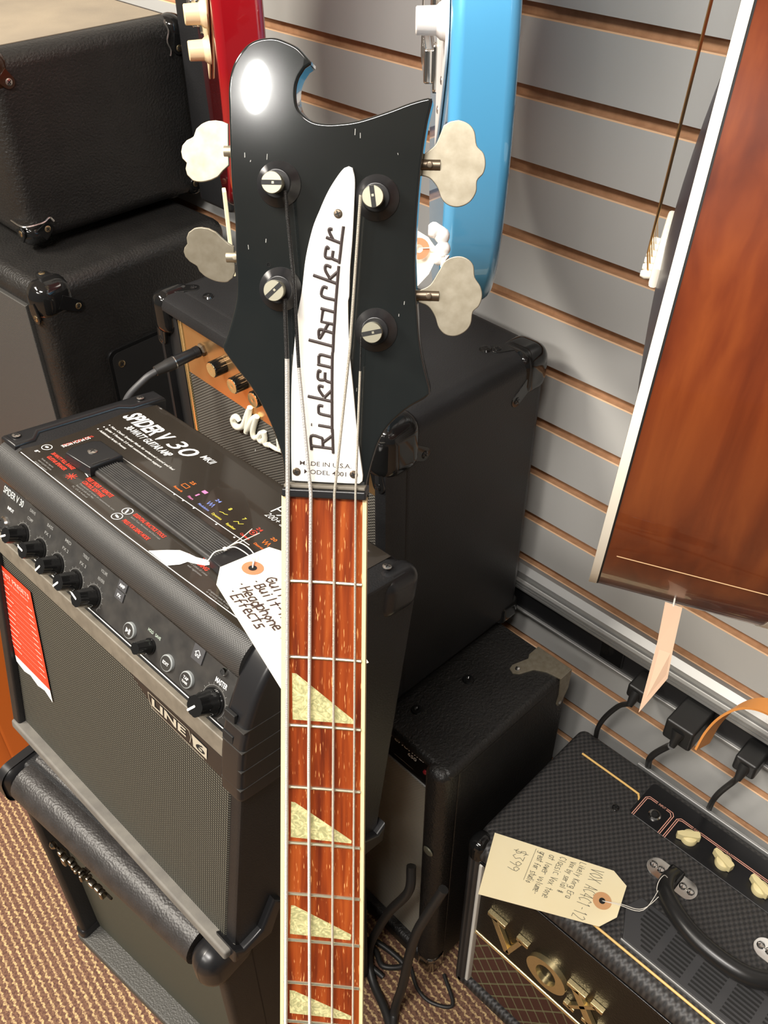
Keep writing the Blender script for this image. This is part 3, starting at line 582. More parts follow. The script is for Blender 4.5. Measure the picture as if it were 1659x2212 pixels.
def knob(parent, y, s, R, hgt, a, name='knob', ticks=True, fl=8):
    p = pf(y, s, .003); bm = B(); F = frame(p, PN); fn = lambda t, h: 1-.06*max(0, math.cos(t*fl))
    lathe(bm, p, PN, [(R, 0), (R, .002)], 36, 0)
    lathe(bm, p, PN, [(R*.9, .0), (R*.86, hgt*.55), (R*.80, hgt*.62), (R*.74, hgt), (.0001, hgt)], 48, 0, fn)
    k = link(name, bm, gloss, parent, 30)
    if ticks:
        b = B(); e = Vector((math.cos(a), math.sin(a), 0)); 
        U = (F.to_3x3().inverted() @ PU); D = F.to_3x3().inverted() @ DN; dr = U*math.sin(a)+D*math.cos(a)
        ribbon(b, [F @ (dr*R*.0+Vector((0, 0, hgt+.0003))), F @ (dr*R*.72+Vector((0, 0, hgt+.0003)))], .0021, PN); link('pointer', b, white_ink, k, 0)
        b = B()
        pts = []
        for j in range(25):
            t = math.radians(225-270*j/24); dd = U*math.sin(t)+D*math.cos(t); pts.append(F @ (dd*R*1.14+Vector((0, 0, .0003))))
            if j % 2 == 0: ribbon(b, [F @ (dd*R*1.14+Vector((0, 0, .0003))), F @ (dd*R*1.32+Vector((0, 0, .0003)))], .0003, PN)
        ribbon(b, pts, .0003, PN); link('dial_ticks', b, grey_ink, k, 0)
    return k
for y, a in ((.3733, 3.75), (.3395, 3.05), (.3058, 4.15), (.2722, 4.05), (.2398, 2.9)): knob(la, y, .27, .0112, .0205, a)
knob(la, .1463, .28, .0078, .018, 0, 'encoder_knob', False, 6)
knob(la, .0530, .28, .0132, .022, 4.05)
for y, s, tx in ((.1769, .26, '>|'), (.1180, .27, 'EDIT'), (.0891, .28, 'TAP')):
    bm = B(); lathe(bm, pf(y, s, .003), PN, [(.0080, 0), (.0080, .0026), (.0074, .0034)], 32, 0); bt = link('round_button', bm, mat('grey_ring', (.3, .32, .32), .4) if tx == '>|' else bpy.data.materials['grey_ring'], la)
    bm = B(); lathe(bm, pf(y, s, .0063), PN, [(.0070, 0), (.0069, .0004)], 32, 0); link('button_face', bm, dusty, bt)
    bm = B(); c = pf(y, s, .0069)
    if tx == '>|':
        v = [c+DN*a+PU*b for a, b in ((-.0030, -.0026), (.0008, 0), (-.0030, .0026))]; bm.faces.new([bm.verts.new(x) for x in v])
        for o in (.0016, .0031): ribbon(bm, [c+DN*o-PU*.0024, c+DN*o+PU*.0024], .0009, PN)
    else:
        text(bm, tx, c-DN*(.0042 if tx == 'EDIT' else .0034)+PU*(-.0014 if tx == 'EDIT' else .0004), DN, PU, .0031, .0084 if tx == 'EDIT' else .0068, .012)
        if tx == 'TAP': text(bm, 'TUNER', c-DN*.0040-PU*.0032, DN, PU, .0022, .0080, .01)
    link('button_lettering', bm, white_ink, bt, 0)
for y, s, hw_, hh, tx in ((.2042, .845, .0066, .0046, 'AMP'), (.2046, .655, .0066, .0046, 'FX'), (.0868, .79, .0074, .0078, '')):
    F = Matrix((( *DN, 0), (*PU, 0), (*PN, 0), (0, 0, 0, 1))).transposed(); F.translation = pf(y, s, .003)
    F = Matrix(((DN.x, PU.x, PN.x, F.translation.x), (DN.y, PU.y, PN.y, F.translation.y), (DN.z, PU.z, PN.z, F.translation.z), (0, 0, 0, 1)))
    bm = B(); box(bm, -hw_, hw_, -hh, hh, 0, .0016, .0005, 2, M=F); sb = link('square_button', bm, mat('slate_button', (.055, .055, .058), .45) if tx == 'AMP' else bpy.data.materials['slate_button'], la)
    bm = B()
    if tx: text(bm, tx, F @ Vector((-.0042 if tx == 'AMP' else -.0028, -.0016, .0018)), DN, PU, .0034, .0084 if tx == 'AMP' else .0056, .014)
    else: ribbon(bm, [F @ Vector(v) for v in ((-.0024, -.0028, .0018), (-.0024, .0004, .0018), (-.0036, .0004, .0018), (0, .0034, .0018), (.0036, .0004, .0018), (.0024, .0004, .0018), (.0024, -.0028, .0018), (.0009, -.0028, .0018), (.0009, -.0008, .0018), (-.0009, -.0008, .0018), (-.0009, -.0028, .0018), (-.0024, -.0028, .0018))], .0006, PN)
    link('button_lettering', bm, white_ink, sb, 0)
jack(la, pf(.4094, .17, .003), PN, .0085); jack(la, pf(.0520, .85, .003), PN, .0040)
bm = B(); box(bm, -.0055, .006, .022, W6-.004, .2785, .3005, .0015); link('tan_strip', bm, tan, la)
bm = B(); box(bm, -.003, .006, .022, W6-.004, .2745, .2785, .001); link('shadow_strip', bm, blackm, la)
bm = B(); box(bm, -.0015, .004, .018, W6-.018, .012, .2748, .002); link('grille_cloth', bm, l6grille, la)
bm = B(); box(bm, -.0135, .004, .004, W6-.004, -.001, .012, .003); link('bottom_rail', bm, mat('lit_grey_vinyl', (.12, .112, .1), .7, bump=('noise', 500, .3, .0004), var=.2, col2=(.16, .15, .13), vscale=60), la)  # rail paler than the cabinet: light from above is in its colour
bm = B(); box(bm, -.010, .004, W6-.018, W6-.002, .0, .275, .003); link('side_frame', bm, tolex_s, la)
# maker badge on the grille
bm = B(); prism(bm, [(.1655, .279), (.1335, .2625), (.128, .2565), (.02, .2515), (.02, .279)], 'x', -.0052, -.0008, .0008, 2, fn=lambda a, b, h: (-.0060-h if 0 else h, a, b)); bdg = link('logo_badge', bm, plastic, la)
lx = -.0058; bm = B()
ribbon(bm, [(lx, .1345, .2755), (lx, .1325, .2655), (lx, .1285, .2595), (lx, .05, .2555)], .0007, (-1, 0, 0)); ribbon(bm, [(lx, .1345, .2755), (lx, .072, .2745), (lx, .069, .268), (lx, .0705, .2605)], .0007, (-1, 0, 0))
text(bm, 'LINE', (lx, .1285, .2625), (0, -1, 0), (0, 0, 1), .0098, .052, .03)
v = [(lx, .0685, .2735), (lx, .046, .2725), (lx, .046, .2585), (lx, .0655, .2595), (lx, .0665, .267)]; bm.faces.new([bm.verts.new(x) for x in v])
link('logo_lettering', bm, mat('pale_tan_print', (.42, .38, .3), .4), bdg, 0)
bm = B(); text(bm, '6', (lx-.0003, .0615, .2615), (0, -1, 0), (0, 0, 1), .0090, .013, .01); link('logo_lettering', bm, blackm, bdg, 0)
# hanging preset card
pc = B(); q = [(-.0035, .4275, .256), (-.0035, .3525, .2575), (-.0035, .3315, .110), (-.0035, .3495, .121), (-.0035, .3700, .117), (-.0035, .391, .128), (-.0035, .4175, .1165)]
q = [(-.0035, .4275, .257), (-.0035, .3525, .2575), (-.0035, .3335, .126), (-.0035, .4105, .126)]
pc.faces.new([pc.verts.new(v) for v in q]); 
card = link('preset_card', pc, redcard, la, 0)
pc = B(); q = [(-.0036, .4105, .126), (-.0036, .3335, .126), (-.0036, .3305, .109), (-.0036, .3465, .116), (-.0036, .362, .112), (-.0036, .378, .117), (-.0036, .392, .113), (-.0036, .409, .117)]; pc.faces.new([pc.verts.new(v) for v in q])
link('torn_edge', pc, whitepaper, card, 0)
pc = B(); cd = Vector((0, -1, 0)); cu_ = Vector((0, .14, 1)).normalized()
text(pc, 'ARTIST PRESETS', (-.0038, .4265, .2445), cd, cu_, .0062, .0705, .01); text(pc, 'Guitar and bass tones', (-.0038, .4255, .2385), cd, cu_, .003, .066)
for j in range(12):
    zz_ = .230-j*.0082; yy = .424-j*.00115
    L1 = .018+.012*random.random(); ribbon(pc, [(-.0038, yy, zz_), (-.0038, yy-L1, zz_)], .0014, (-1, 0, 0)); ribbon(pc, [(-.0038, yy-L1-.002, zz_-.001), (-.0038, yy-.058, zz_-.001)], .0003, (-1, 0, 0)); ribbon(pc, [(-.0038, yy-.060, zz_), (-.0038, yy-.0705, zz_)], .0014, (-1, 0, 0))
link('card_lettering', pc, mat('pale_pink_print', (.85, .5, .42), .5), card, 0)
# plastic corner guards
def ribs(parent):
    bm = B(); prism(bm, smooth_outline([(-.003, .243), (-.0085, .250), (-.0085, .312), (-.002, .345), (.010, .376), (.028, .398), (.052, .4015), (.060, .395), (.060, .25), (.05, .243)], 70), 'y', -.0045, .0245, .0095, 5, fn=lambda a, b, h: (a, h, b)); g = link('corner_guard', bm, plastic, parent, 50)
    for k in range(4):
        z = .262+k*.0235; b = B(); box(b, -.0091+.0010*max(0, k-2), .050, -.0050, .0215, z, z+.0012, .0005, 2); link('rib', b, dusty, g)
        b = B(); box(b, -.0088+.0012*max(0, k-2), -.004, .008, .0215, z+.0022, z+.011, .0004, 1); link('rib_recess', b, blackm, g)
    return g
ribs(la)
bm = B(); prism(bm, [(.0, .0), (.05, .0), (.062, .045), (.05, .058), (.035, .02), (.012, .012), (0, .02)], 'y', -.0045, .03, .004, 3, fn=lambda a, b, h: (a-.006, h, b-.004)); link('corner_guard', bm, plastic, la)
bm = B(); prism(bm, [(.0, .0), (-.055, .0), (-.062, .045), (-.05, .062), (-.035, .03), (-.012, .02), (0, .03)], 'y', -.0045, .03, .004, 3, fn=lambda a, b, h: (a+.2166, h, b-.004)); link('corner_guard', bm, plastic, la)
bm = B(); box(bm, .160, .2128, -.0014, .03, .352, .4026, .016, 6); g = link('corner_guard', bm, plastic, la, 50); b = B(); screw(b, (.178, .018, .4052), (0, 0, 1), .0045, .0014); link('screw', b, [steel, blackm], g)
bm = B(); prism(bm, [(.024, W6+.002), (.2150, W6+.002), (.2150, W6-.022), (.17, W6-.022), (.158, W6-.013), (.06, W6-.013), (.048, W6-.026), (.024, W6-.026)], 'z', .362, .4042, .005, 3); g = link('corner_guard', bm, plastic, la, 45)
for x in (.035, .188): b = B(); screw(b, (x, W6-.010, .4052), (0, 0, 1), .0045, .0014); link('screw', b, [steel, blackm], g)
# printed label sheet
zt = .4016
bm = B(); prism(bm, [(.0225, .395), (.0225, .010+.02), (.197, .030), (.197, .402), (.155, .406), (.10, .398), (.05, .396), (.030, .3985)], 'z', .4008, .4016); sheet = link('label_sheet', bm, label_m, la, 0)
UX = Vector((1, 0, 0)); 
bm = B(); text(bm, 'SPIDER V', (.150, .4000, zt+.0003), DN, UX, .0205, .0720, .034, .22); text(bm, '30', (.1515, .3220, zt+.0003), DN, UX, .0205, .0370, .006, .22); text(bm, 'MKII', (.1645, .2790, zt+.0003), DN, UX, .0085, .0190, .01, .2)
text(bm, '30-WATT GUITAR AMP', (.1370, .3775, zt+.0003), DN, UX, .0092, .0780, .02, .2)
for i, (s, w, x) in enumerate((('New Classic Speaker Mode for enhanced sound and feel', .113, .1260), ('Spider V Remote 2.0 with customtone.com support', .1015, .1190), ('Additional Artist Presets', .049, .1115))):
    text(bm, s, (x, .3870, zt+.0003), DN, UX, .0032, w, .006, .15); ring(bm, (x+.0016, .391, zt+.0003), (0, 0, 1), .0005, .001, 8)
text(bm, 'SO MUCH MORE', (.0960, .3820, zt+.0003), (-1, 0, 0), (0, -1, 0), .0050, .0330, .012)
ribbon(bm, [(.0243, .393, zt+.0003), (.0243, .215, zt+.0003), (.0262, .129, zt+.0003), (.029, .048, zt+.0003)], .0009, (0, 0, 1)); ribbon(bm, [(.0995, .327, zt+.0003), (.1035, .125, zt+.0003)], .0009, (0, 0, 1))
for y in (.236, .222, .205, .17, .143): ring(bm, (.1005, y, zt+.0003), (0, 0, 1), .0006, .001, 8)
for x, y in ((.0478, .2383), (.0353, .2369), (.050, .4050-.018)): ring(bm, (x, y, zt+.0003), (0, 0, 1), .0052, .0008)
text(bm, '8"', (.036, .388, zt+.0003), DN, UX, .0040, .0055, .01)
ribbon(bm, [(.0498, .2400, zt+.0003), (.0478, .2385, zt+.0003), (.0450, .2372, zt+.0003)], .0018, (0, 0, 1)); ribbon(bm, [(.0358, .2390, zt+.0003), (.0350, .2350, zt+.0003)], .0022, (0, 0, 1)); ribbon(bm, [(.050, .3882, zt+.0003), (.0505, .3865, zt+.0003)], .0028, (0, 0, 1))
ribbon(bm, [(.0545, .3255, zt+.0003), (.0520, .3130, zt+.0003)], .0010, (0, 0, 1)); ribbon(bm, [(.0540, .3210, zt+.0003), (.0570, .3150, zt+.0003)], .0009, (0, 0, 1)); ring(bm, (.0548, .3262, zt+.0003), (0, 0, 1), .0008, .0014, 10); ring(bm, (.0575, .3143, zt+.0003), (0, 0, 1), .0006, .0010, 10)
text(bm, 'FREE 200+', (.1470, .1545, zt+.0003), DN, UX, .0075, .040, -.004) if 0 else text(bm, '200+ artist and song presets', (.1470, .1545, zt+.0003), DN, UX, .0078, .105, -.006, .1); text(bm, 'FX', (.1560, .1560, zt+.0003), DN, UX, .017, .022, -.012)
link('label_lettering', bm, white_ink, sheet, 0)
bm = B()
text(bm, '30-WATT FULL RANGE', (.0465, .3735, zt+.0003), DN, UX, .0046, .0400, .025); text(bm, 'GUITAR SPEAKER', (.0395, .3700, zt+.0003), DN, UX, .0046, .0330, .025)
text(bm, 'FREE SPIDER V REMOTE', (.0480, .3110, zt+.0003), DN, UX, .0050, .0430, .025); text(bm, 'CONTROL SOFTWARE', (.0415, .3080, zt+.0003), DN, UX, .0050, .0350, .025)
text(bm, 'ESSENTIAL PRACTICE TOOLS', (.0480, .2300, zt+.0003), DN, UX, .0046, .0480, .02); text(bm, 'PRESS FOR DEMO MODE', (.0345, .2280, zt+.0003), DN, UX, .0046, .0400, .02)
text(bm, 'THE SO MUCH MORE', (.1005, .3825, zt+.0003), (-1, 0, 0), (0, -1, 0), .0038, .035, .008); text(bm, 'RECORDING', (.0480, .1480, zt+.0003), DN, UX, .0046, .0300, .02); text(bm, 'SOFTWARE', (.0580, .1350, zt+.0003), DN, UX, .0046, .0200, .02)
for k in range(9):
    a = k*.7; ribbon(bm, [(.0395+.001*math.cos(a), .3230+.001*math.sin(a), zt+.0003), (.0395+.0055*math.cos(a), .3230+.0055*math.sin(a), zt+.0003)], .0009, (0, 0, 1))
link('label_lettering', bm, red_ink, sheet, 0)
bm = B()
for x, y, ww, s in ((.0335, .3700, .022, 'Familiar bass response'), (.0295, .3690, .024, 'natural guitar stereo'), (.0255, .3690, .022, 'playback support'), (.0380, .3070, .060, 'Thousands of tones on customtone.com'), (.0340, .3060, .030, 'Record & edit with Mac'), (.0300, .3070, .026, 'PC, iOS & Android'), (.0440, .2280, .046, 'Built-in Tuner, Metronome, and Drum Loops'), (.0440, .1380, .026, 'FREE Cubase LE License'), (.0400, .1350, .020, 'with registration'), (.0330, .0960, .030, 'of registered owner for details'), (.0300, .0950, .030, 'or warranty notice inside')):
    text(bm, s, (x, y, zt+.0003), DN, UX, .0022, ww, .003)
link('label_lettering', bm, grey_ink, sheet, 0)
ICO = ((orange_ink, 'Reverb', '25', 241.8), (pink_ink, 'Filters', '12', 221.5), (blue_ink, 'Modulation', '24', 200.5), (yellow_ink, 'Dynamics', '8', 180.2), (yellow_ink, 'Equalizer', '7', 158.8), (red_ink, 'Cabinets', '24', 138.0), (orange_ink, 'Distortion', '20', 117.4))
for i, (m_, wd_, nm, y) in enumerate(ICO):
    y /= 1000; bm = B(); z = zt+.0003; w_ = (.013, .008, .016, .014, .013, .013, .014)[i]
    text(bm, wd_, (.1080, y+w_/2, z), DN, UX, .0030, w_, .012)
    if i == 1: 
        text(bm, '|', (.1165, y+.0012, z), DN, UX, .004, .002, .01); v = [(.1245, y+.003, z), (.1245, y-.003, z), (.1290, y-.003, z), (.1290, y+.003, z)]; bm.faces.new([bm.verts.new(p) for p in v])
    else: text(bm, nm, (.1255, y+.0035, z), DN, UX, .0042, .0068 if len(nm) > 1 else .003, .015)
    if i in (0,): ribbon(bm, [(.116, y+.0045, z), (.121, y+.0045, z), (.121, y-.004, z), (.116, y-.004, z), (.116, y+.0045, z)], .0007, (0, 0, 1))
    if i in (2, 6): ribbon(bm, [(.118+.0028*(-1)**k, y+.0045-.0018*k, z) for k in range(6)], .0007, (0, 0, 1))
    if i in (3, 4): ribbon(bm, [(.1165+.001*(k % 2)*(3 if i == 4 else 1)+.0006*k, y+.0050-.0030*k, z) for k in range(4)], .0007, (0, 0, 1))
    if i == 5: ring(bm, (.1195, y, z), (0, 0, 1), .0035, .0007); ring(bm, (.1195, y, z), (0, 0, 1), .001, .0008, 10)
    link('label_icon', bm, m_, sheet, 0)
bm = B(); v = [(.0262, .1735, zt+.0006), (.040, .164, zt+.0006), (.0487, .1568, zt+.0006), (.0520, .1470, zt+.0006), (.0537, .1394, zt+.0006), (.0590, .130, zt+.0006), (.0605, .1207, zt+.0006), (.0522, .1247, zt+.0006), (.0470, .132, zt+.0006), (.0434, .1386, zt+.0006), (.036, .1395, zt+.0006), (.0263, .1450, zt+.0006)]
bm.faces.new([bm.verts.new(p) for p in v]); link('torn_paper', bm, whitepaper, sheet, 0)
# strap handle
bm = B(); prism(bm, [(.050, .350), (.060, .3560), (.084, .3560), (.092, .350), (.0925, .3120), (.0535, .3105)], 'z', .4008, .4135, .0025, 3); hc = link('handle_end_cap', bm, plastic, la, 40)
b = B(); screw(b, (.0725, .336, .4135), (0, 0, 1), .0052, .0012); link('screw', b, [steel, blackm], hc); b = B(); box(b, .058, .078, .3135, .3150, .4134, .4139); link('moulded_line', b, dusty, hc)
bm = B(); box(bm, .0575, .0905, .108, .3115, .4012, .4085, .003, 3)
for k in range(9): box(bm, .0625+k*.0026, .0640+k*.0026, .110, .311, .4080, .4092, .0003, 1)
link('strap_handle', bm, dusty, la)
bm = B(); prism(bm, [(.0535, .120), (.0925, .120), (.092, .080), (.084, .074), (.060, .074), (.050, .080)], 'z', .4008, .4135, .0025, 3); link('handle_end_cap', bm, plastic, la, 40)
for x in (.02, .185):
    for y in (.04, W6-.04):
        bm = B(); L_ = .045 if x < .1 else .012; cyl(bm, (x, y, 0), (x-.0*L_, y, -L_), .012, .011, 20); link('rubber_foot', bm, plastic, la)
# ================================================================ leather covered floor amp below it
FL = fr(-.629, .4419, 0, 5.6); fa = thing('guitar_amplifier', 'black leatherette amp on the carpet under the practice amp, padded roll along its front', 'amplifier', FL, 'guitar amplifiers')
bm = B(); box(bm, .03, .25, 0, .40, .012, .488, .012, 4); box(bm, .0, .05, .382, .40, .012, .47, .006, 3); box(bm, .0, .05, 0, .018, .012, .47, .006, 3); box(bm, .012, .05, .01, .39, .415, .486, .008, 3); link('cabinet', bm, tolex_s, fa)
bm = B(); box(bm, -.006, .05, .001, .399, .012, .032, .004, 3); link('bottom_rail', bm, mat('grey_lit_leatherette', (.06, .058, .052), .5, bump=('cell', 420, .6, .0012)), fa)
bm = B(); box(bm, .026, .045, .016, .384, .03, .44, .002); link('grille_cloth', bm, flgrille, fa)
bm = B(); rp_ = [(.012+.028*math.cos(math.radians(a)), .460+.028*math.sin(math.radians(a))) for a in range(60, 275, 15)]
prism(bm, rp_+[(.05, .44), (.05, .489), (.03, .4895)], 'y', .040, .372, fn=lambda a, b, h: (a, h, b)); link('padded_roll', bm, leather, fa, 60)
bm = B(); 0 and tube(bm, [(.02, .0395, .47), (.02, .3725, .47)], .001, 6)
for y0, y1 in ((-.004, .039), (.373, .404)):
    bm = B(); box(bm, -.0195, .055, y0, y1, .428, .4915, .022, 6); link('corner_guard', bm, plastic, fa, 50)
for y0, y1 in ((-.002, .02), (.380, .403)):
    bm = B(); box(bm, -.004, .04, y0, y1, .008, .05, .008, 4); link('corner_guard', bm, plastic, fa, 50)
for x in (.03, .22):
    for y in (.03, .37): bm = B(); cyl(bm, (x, y, .014), (x, y, 0), .012, .012, 18); link('rubber_foot', bm, rubber, fa)
bm = B(); rr = random.Random(5)
lathe(bm, (-.012, .302, .415), (-1, 0, 0), [(.0001, -.002), (.005, 0), (.0055, .004), (.003, .007), (.0001, .0075)], 14)
y = .292
for k in range(11):
    h = rr.uniform(.006, .014); w_ = rr.uniform(.004, .009); dx_ = rr.uniform(-.002, .002); box(bm, -.019+dx_, -.010+dx_, y-w_, y, .409-h/2+dx_, .409+h/2, .0018, 2); y -= w_+rr.uniform(.0, .003)
box(bm, -.014, -.010, .19, .30, .4065, .4095, .001, 1); box(bm, -.012, .03, .24, .25, .4065, .4095, .001, 1)
link('metal_emblem', bm, mat('dark_chrome', (.3, .27, .22), .18, 1), fa)
# ================================================================ amp with the gold panel and white script logo
MA = fr(-.2960, .5190, .5335, -2.0, 0.0, 0); D, Wm_, H = .259, .4246, .438
ma = thing('guitar_amplifier', 'black amp with copper gold panel and white script logo, stacked beside the slatwall', 'amplifier', MA, 'guitar amplifiers')
bm = B(); t = .016
box(bm, 0, D, 0, t, 0, H, .0); box(bm, 0, D, Wm_-t, Wm_, 0, H, 0); box(bm, 0, D, t, Wm_-t, H-t, H, 0); box(bm, 0, D, t, Wm_-t, 0, t, 0); bm.free()
bm = B(); o_ = rrect(0, Wm_, 0, H, .020, 6); prism(bm, o_, 'x', .02, D, .016, 4)
ring_o = rrect(0, Wm_, 0, H, .020, 6); ring_i = rrect(t, Wm_-t, t, H-t, .006, 6)
f0 = [bm.verts.new((.0, p[0], p[1])) for p in rrect(.0115, Wm_-.0115, .0115, H-.0115, .010, 6)]; f0b = [bm.verts.new((.0035, p[0], p[1])) for p in rrect(.0035, Wm_-.0035, .0035, H-.0035, .017, 6)]; f1 = [bm.verts.new((.0, p[0], p[1])) for p in ring_i]; f2 = [bm.verts.new((.022, p[0], p[1])) for p in ring_i]; f3 = [bm.verts.new((.0115, p[0], p[1])) for p in ring_o]; f4 = [bm.verts.new((.03, p[0], p[1])) for p in ring_o]
n = len(f0)
for a, b in ((f0, f1), (f1, f2), (f0, f0b), (f0b, f3), (f3, f4)):
    for k in range(n): bm.faces.new((a[k], a[(k+1) % n], b[(k+1) % n], b[k]))
link('cabinet', bm, tolex_s, ma, 40)
zb = .338
bm = B(); box(bm, .0125, .02, t+.004, Wm_-.044, zb, .417, .001); mp = link('control_panel', bm, copper, ma)
bm = B(); box(bm, .0135, .021, t+.002, Wm_-.044, t+.004, zb, .001); link('grille_cloth', bm, margrille, ma)
bm = B(); yb = Wm_-.046
for a in ((Wm_-.046, Wm_-.042), (Wm_-.0405, Wm_-.0385)): box(bm, .011, .018, a[0], a[1], t, .418, .0008)
link('gold_trim', bm, gold, ma)
bm = B(); box(bm, .0095, .02, Wm_-.039, Wm_-t+.001, t, .42, .001); link('side_reveal', bm, blackm, ma)
bm = B(); text(bm, 'POWER', (.0122, .040, .372), (0, -1, 0), (0, 0, 1), .003, .013); link('panel_lettering', bm, ink, mp, 0)
bm = B()
for i, s in enumerate(MSCRIPT):
    P = [(.0095, p[0]*1.1/1000, p[1]*1.1/1000) for p in s]; P = catmull(P, 5); nP = len(P)
    tube(bm, P, [.0022+.0022*math.sin(math.pi*min(1, .15+.85*k/nP)) if i in (0, 2) else .0036 for k in range(nP)], 10)
# the rest of the word continues behind the headstock
last = [(.0095, p[0]*1.1/1000, p[1]*1.1/1000) for p in MSCRIPT[-1]][-1]
y, z = last[1], last[2]; tube(bm, [(.0095, y, z), (.0095, y-.014, z+.001), (.0095, y-.0245, z+.004)], .0028, 8)
for k, w_ in enumerate('rshall'):
    for st_ in G[w_].split('|'):
        P = [(.0095, y-.020-(k*.0165+float(q.split(',')[0])*.003), z+.002+float(q.split(',')[1])*.0042) for q in st_.split()]
        if len(P) > 1: tube(bm, catmull(P, 3) if len(P) > 2 else P, .0028, 8)
link('script_logo', bm, mat('ivory_white_logo', (.8, .78, .66), .35), ma, 60)
def gknob(parent, y, z):
    bm = B(); lathe(bm, (.0125, y, z), (-1, 0, 0), [(.0102, 0), (.0102, .016), (.0096, .017)], 40, 0, lambda a, h: 1-.05*(math.cos(a*20) > 0)); k = link('knob', bm, gloss, parent, 30)
    bm = B(); lathe(bm, (-.0042, y, z), (-1, 0, 0), [(.0090, 0), (.0090, .001), (.005, .0006), (.0001, .0012)], 32); link('gold_cap', bm, gold, k)
for i in range(7): gknob(ma, .297-i*.0405, .380 if i else .384)
bm = B(); lathe(bm, (.0125, .338, .388), (-1, 0, 0), [(.0085, 0), (.0085, .003), (.006, .005)], 6); link('jack_nut', bm, nickel_d, ma)
corner(-.0035, .056, -.0035, .046, H-.066, H+.0035, .020, ma, gloss, screws=(((.056, -.0004, H-.050), (0, -1, 0)), ((.0400, .040, H+.0004), (0, 0, 1)), ((.0008, .012, H-.070), (-1, 0, 0))), sm=gloss)
corner(D-.050, D+.0035, -.0035, .05, H-.058, H+.0035, .020, ma, gloss, screws=(((D-.055, -.0004, H-.05), (0, -1, 0)), ((D-.052, .036, H+.0004), (0, 0, 1))), sm=gloss)
corner(-.0035, .050, Wm_-.032, Wm_+.0035, H-.056, H+.0035, .017, ma, gloss, screws=(((.045, Wm_-.030, H+.0004), (0, 0, 1)), ((.0008, Wm_-.010, H-.062), (-1, 0, 0))), sm=gloss)
corner(D-.04, D+.0025, -.0025, .04, -.001, .04, .012, ma, gloss)
for x, y in ((.045, Wm_-.062), (D-.062, .045), (.06, .05)):
    bm = B(); lathe(bm, (x, y, H), (0, 0, 1), [(.0075, 0), (.006, .002), (.003, .0026), (.001, .0018)], 20); link('rivet', bm, gloss, ma)
# ================================================================ amp below it with silver grille
tolex_s.node_tree.nodes['Principled BSDF'].inputs['Specular IOR Level'].default_value = .38
PB = fr(-.317, .40, 0, -1.2); pb = thing('guitar_amplifier', 'black amp standing on the carpet with silver striped grille and a chrome corner bracket', 'amplifier', PB, 'guitar amplifiers')
D, W_, H = .25, .45, .531
bm = B(); o_ = rrect(0, W_, .006, H, .018, 6); prism(bm, o_, 'x', .030, D, .002, 3); 
box(bm, 0, .04, 0, .036, .006, H, .014, 4); box(bm, 0, .04, W_-.036, W_, .006, H, .014, 4); box(bm, .010, D, 0, W_, H-.0185, H+.0004, .0090, 4); box(bm, .0, .05, .004, W_-.004, .006, .04, .009, 4); link('cabinet', bm, tolex, pb, 50)
bm = B(); box(bm, .0145, .035, .03, W_-.03, H-.066, H-.012, .001); pp = link('control_panel', bm, mat('dull_black_panel', (.006, .005, .005), .3), pb)
bm = B(); box(bm, .013, .030, .032, W_-.03, H-.070, H-.066, .001); link('silver_trim', bm, alu, pb)
sg = weave('silver_sparkle_grille', (.05, .047, .038), (.62, .58, .48), .0042, .0036, 'YZ', .5, .8, dist=.0008); bm = B(); box(bm, .0155, .03, .034, W_-.03, .04, H-.069, .001); link('grille_cloth', bm, sg, pb)
bm = B(); text(bm, 'Performer', (.0143, .1060, H-.0240), (0, -1, .05), (0, 0, 1), .0105, .066, .012, .4); text(bm, '650', (.0143, .0735, H-.0325), (0, -1, 0), (0, 0, 1), .0072, .0150, .012, .1); link('script_logo', bm, mat('silver_script', (.75, .72, .66), .5), pp, 0)
bm = B(); text(bm, 'SOLID STATE SERIES', (.0143, .0900, H-.0550), (0, -1, 0), (0, 0, 1), .0028, .034, .008) if 0 else None; text(bm, 'ON', (.0143, .030, H-.0440), (0, -1, 0), (0, 0, 1), .0038, .0060, .008); text(bm, 'MADE IN U.S.A.', (.0143, .0370, H-.0510), (0, -1, 0), (0, 0, 1), .0034, .0230, .01); ribbon(bm, [(.0143, .0980, H-.0540), (.0143, .0640, H-.0535)], .0010, (-1, 0, 0)); link('panel_lettering', bm, grey_ink, pp, 0)
bm = B(); lathe(bm, (.0145, .042, H-.0365), (-1, 0, 0), [(.0035, 0), (.003, .0025), (.001, .0035)], 16); link('pilot_lens', bm, mat('dark_red_lens', (.22, .01, .015), .3), pp)
# chrome bracket folded over the back corner
bm = B()
br = [(.195, .043), (.190, .050), (.193, .058), (.201, .060), (.225, .052), (.232, .056), (.2525, .056), (.2525, -.0), (.228, -.0), (.224, .020), (.215, .034)]
prism(bm, br, 'z', H-.0005, H+.0022, .0006, 2)
prism(bm, [(.228, .002), (.2525, .002), (.2525, -.035), (.240, -.060), (.233, -.060), (.229, -.052), (.232, -.035)], 'y', -.0018, .0006, .0006, 2, fn=lambda a, b, h: (a, h, H+b))
box(bm, D-.001, D+.0018, 0, .056, H-.05, H+.002, .0006, 2)
bk = link('chrome_corner', bm, nickel, pb, 40)
b = B(); lathe(b, (.201, .0505, H+.002), (0, 0, 1), [(.004, 0), (.003, .0014), (.0005, .002)], 16); lathe(b, (.236, -.0018, H-.054), (0, -1, 0), [(.003, 0), (.002, .0014)], 12); link('rivet', b, chrome, bk)
for x, y in ((.14, .085), (.055, .098)): bm = B(); lathe(bm, (x, y, H), (0, 0, 1), [(.0085, 0), (.007, .0026), (.003, .003), (.001, .0015)], 20); link('handle_screw', bm, gloss, pb)
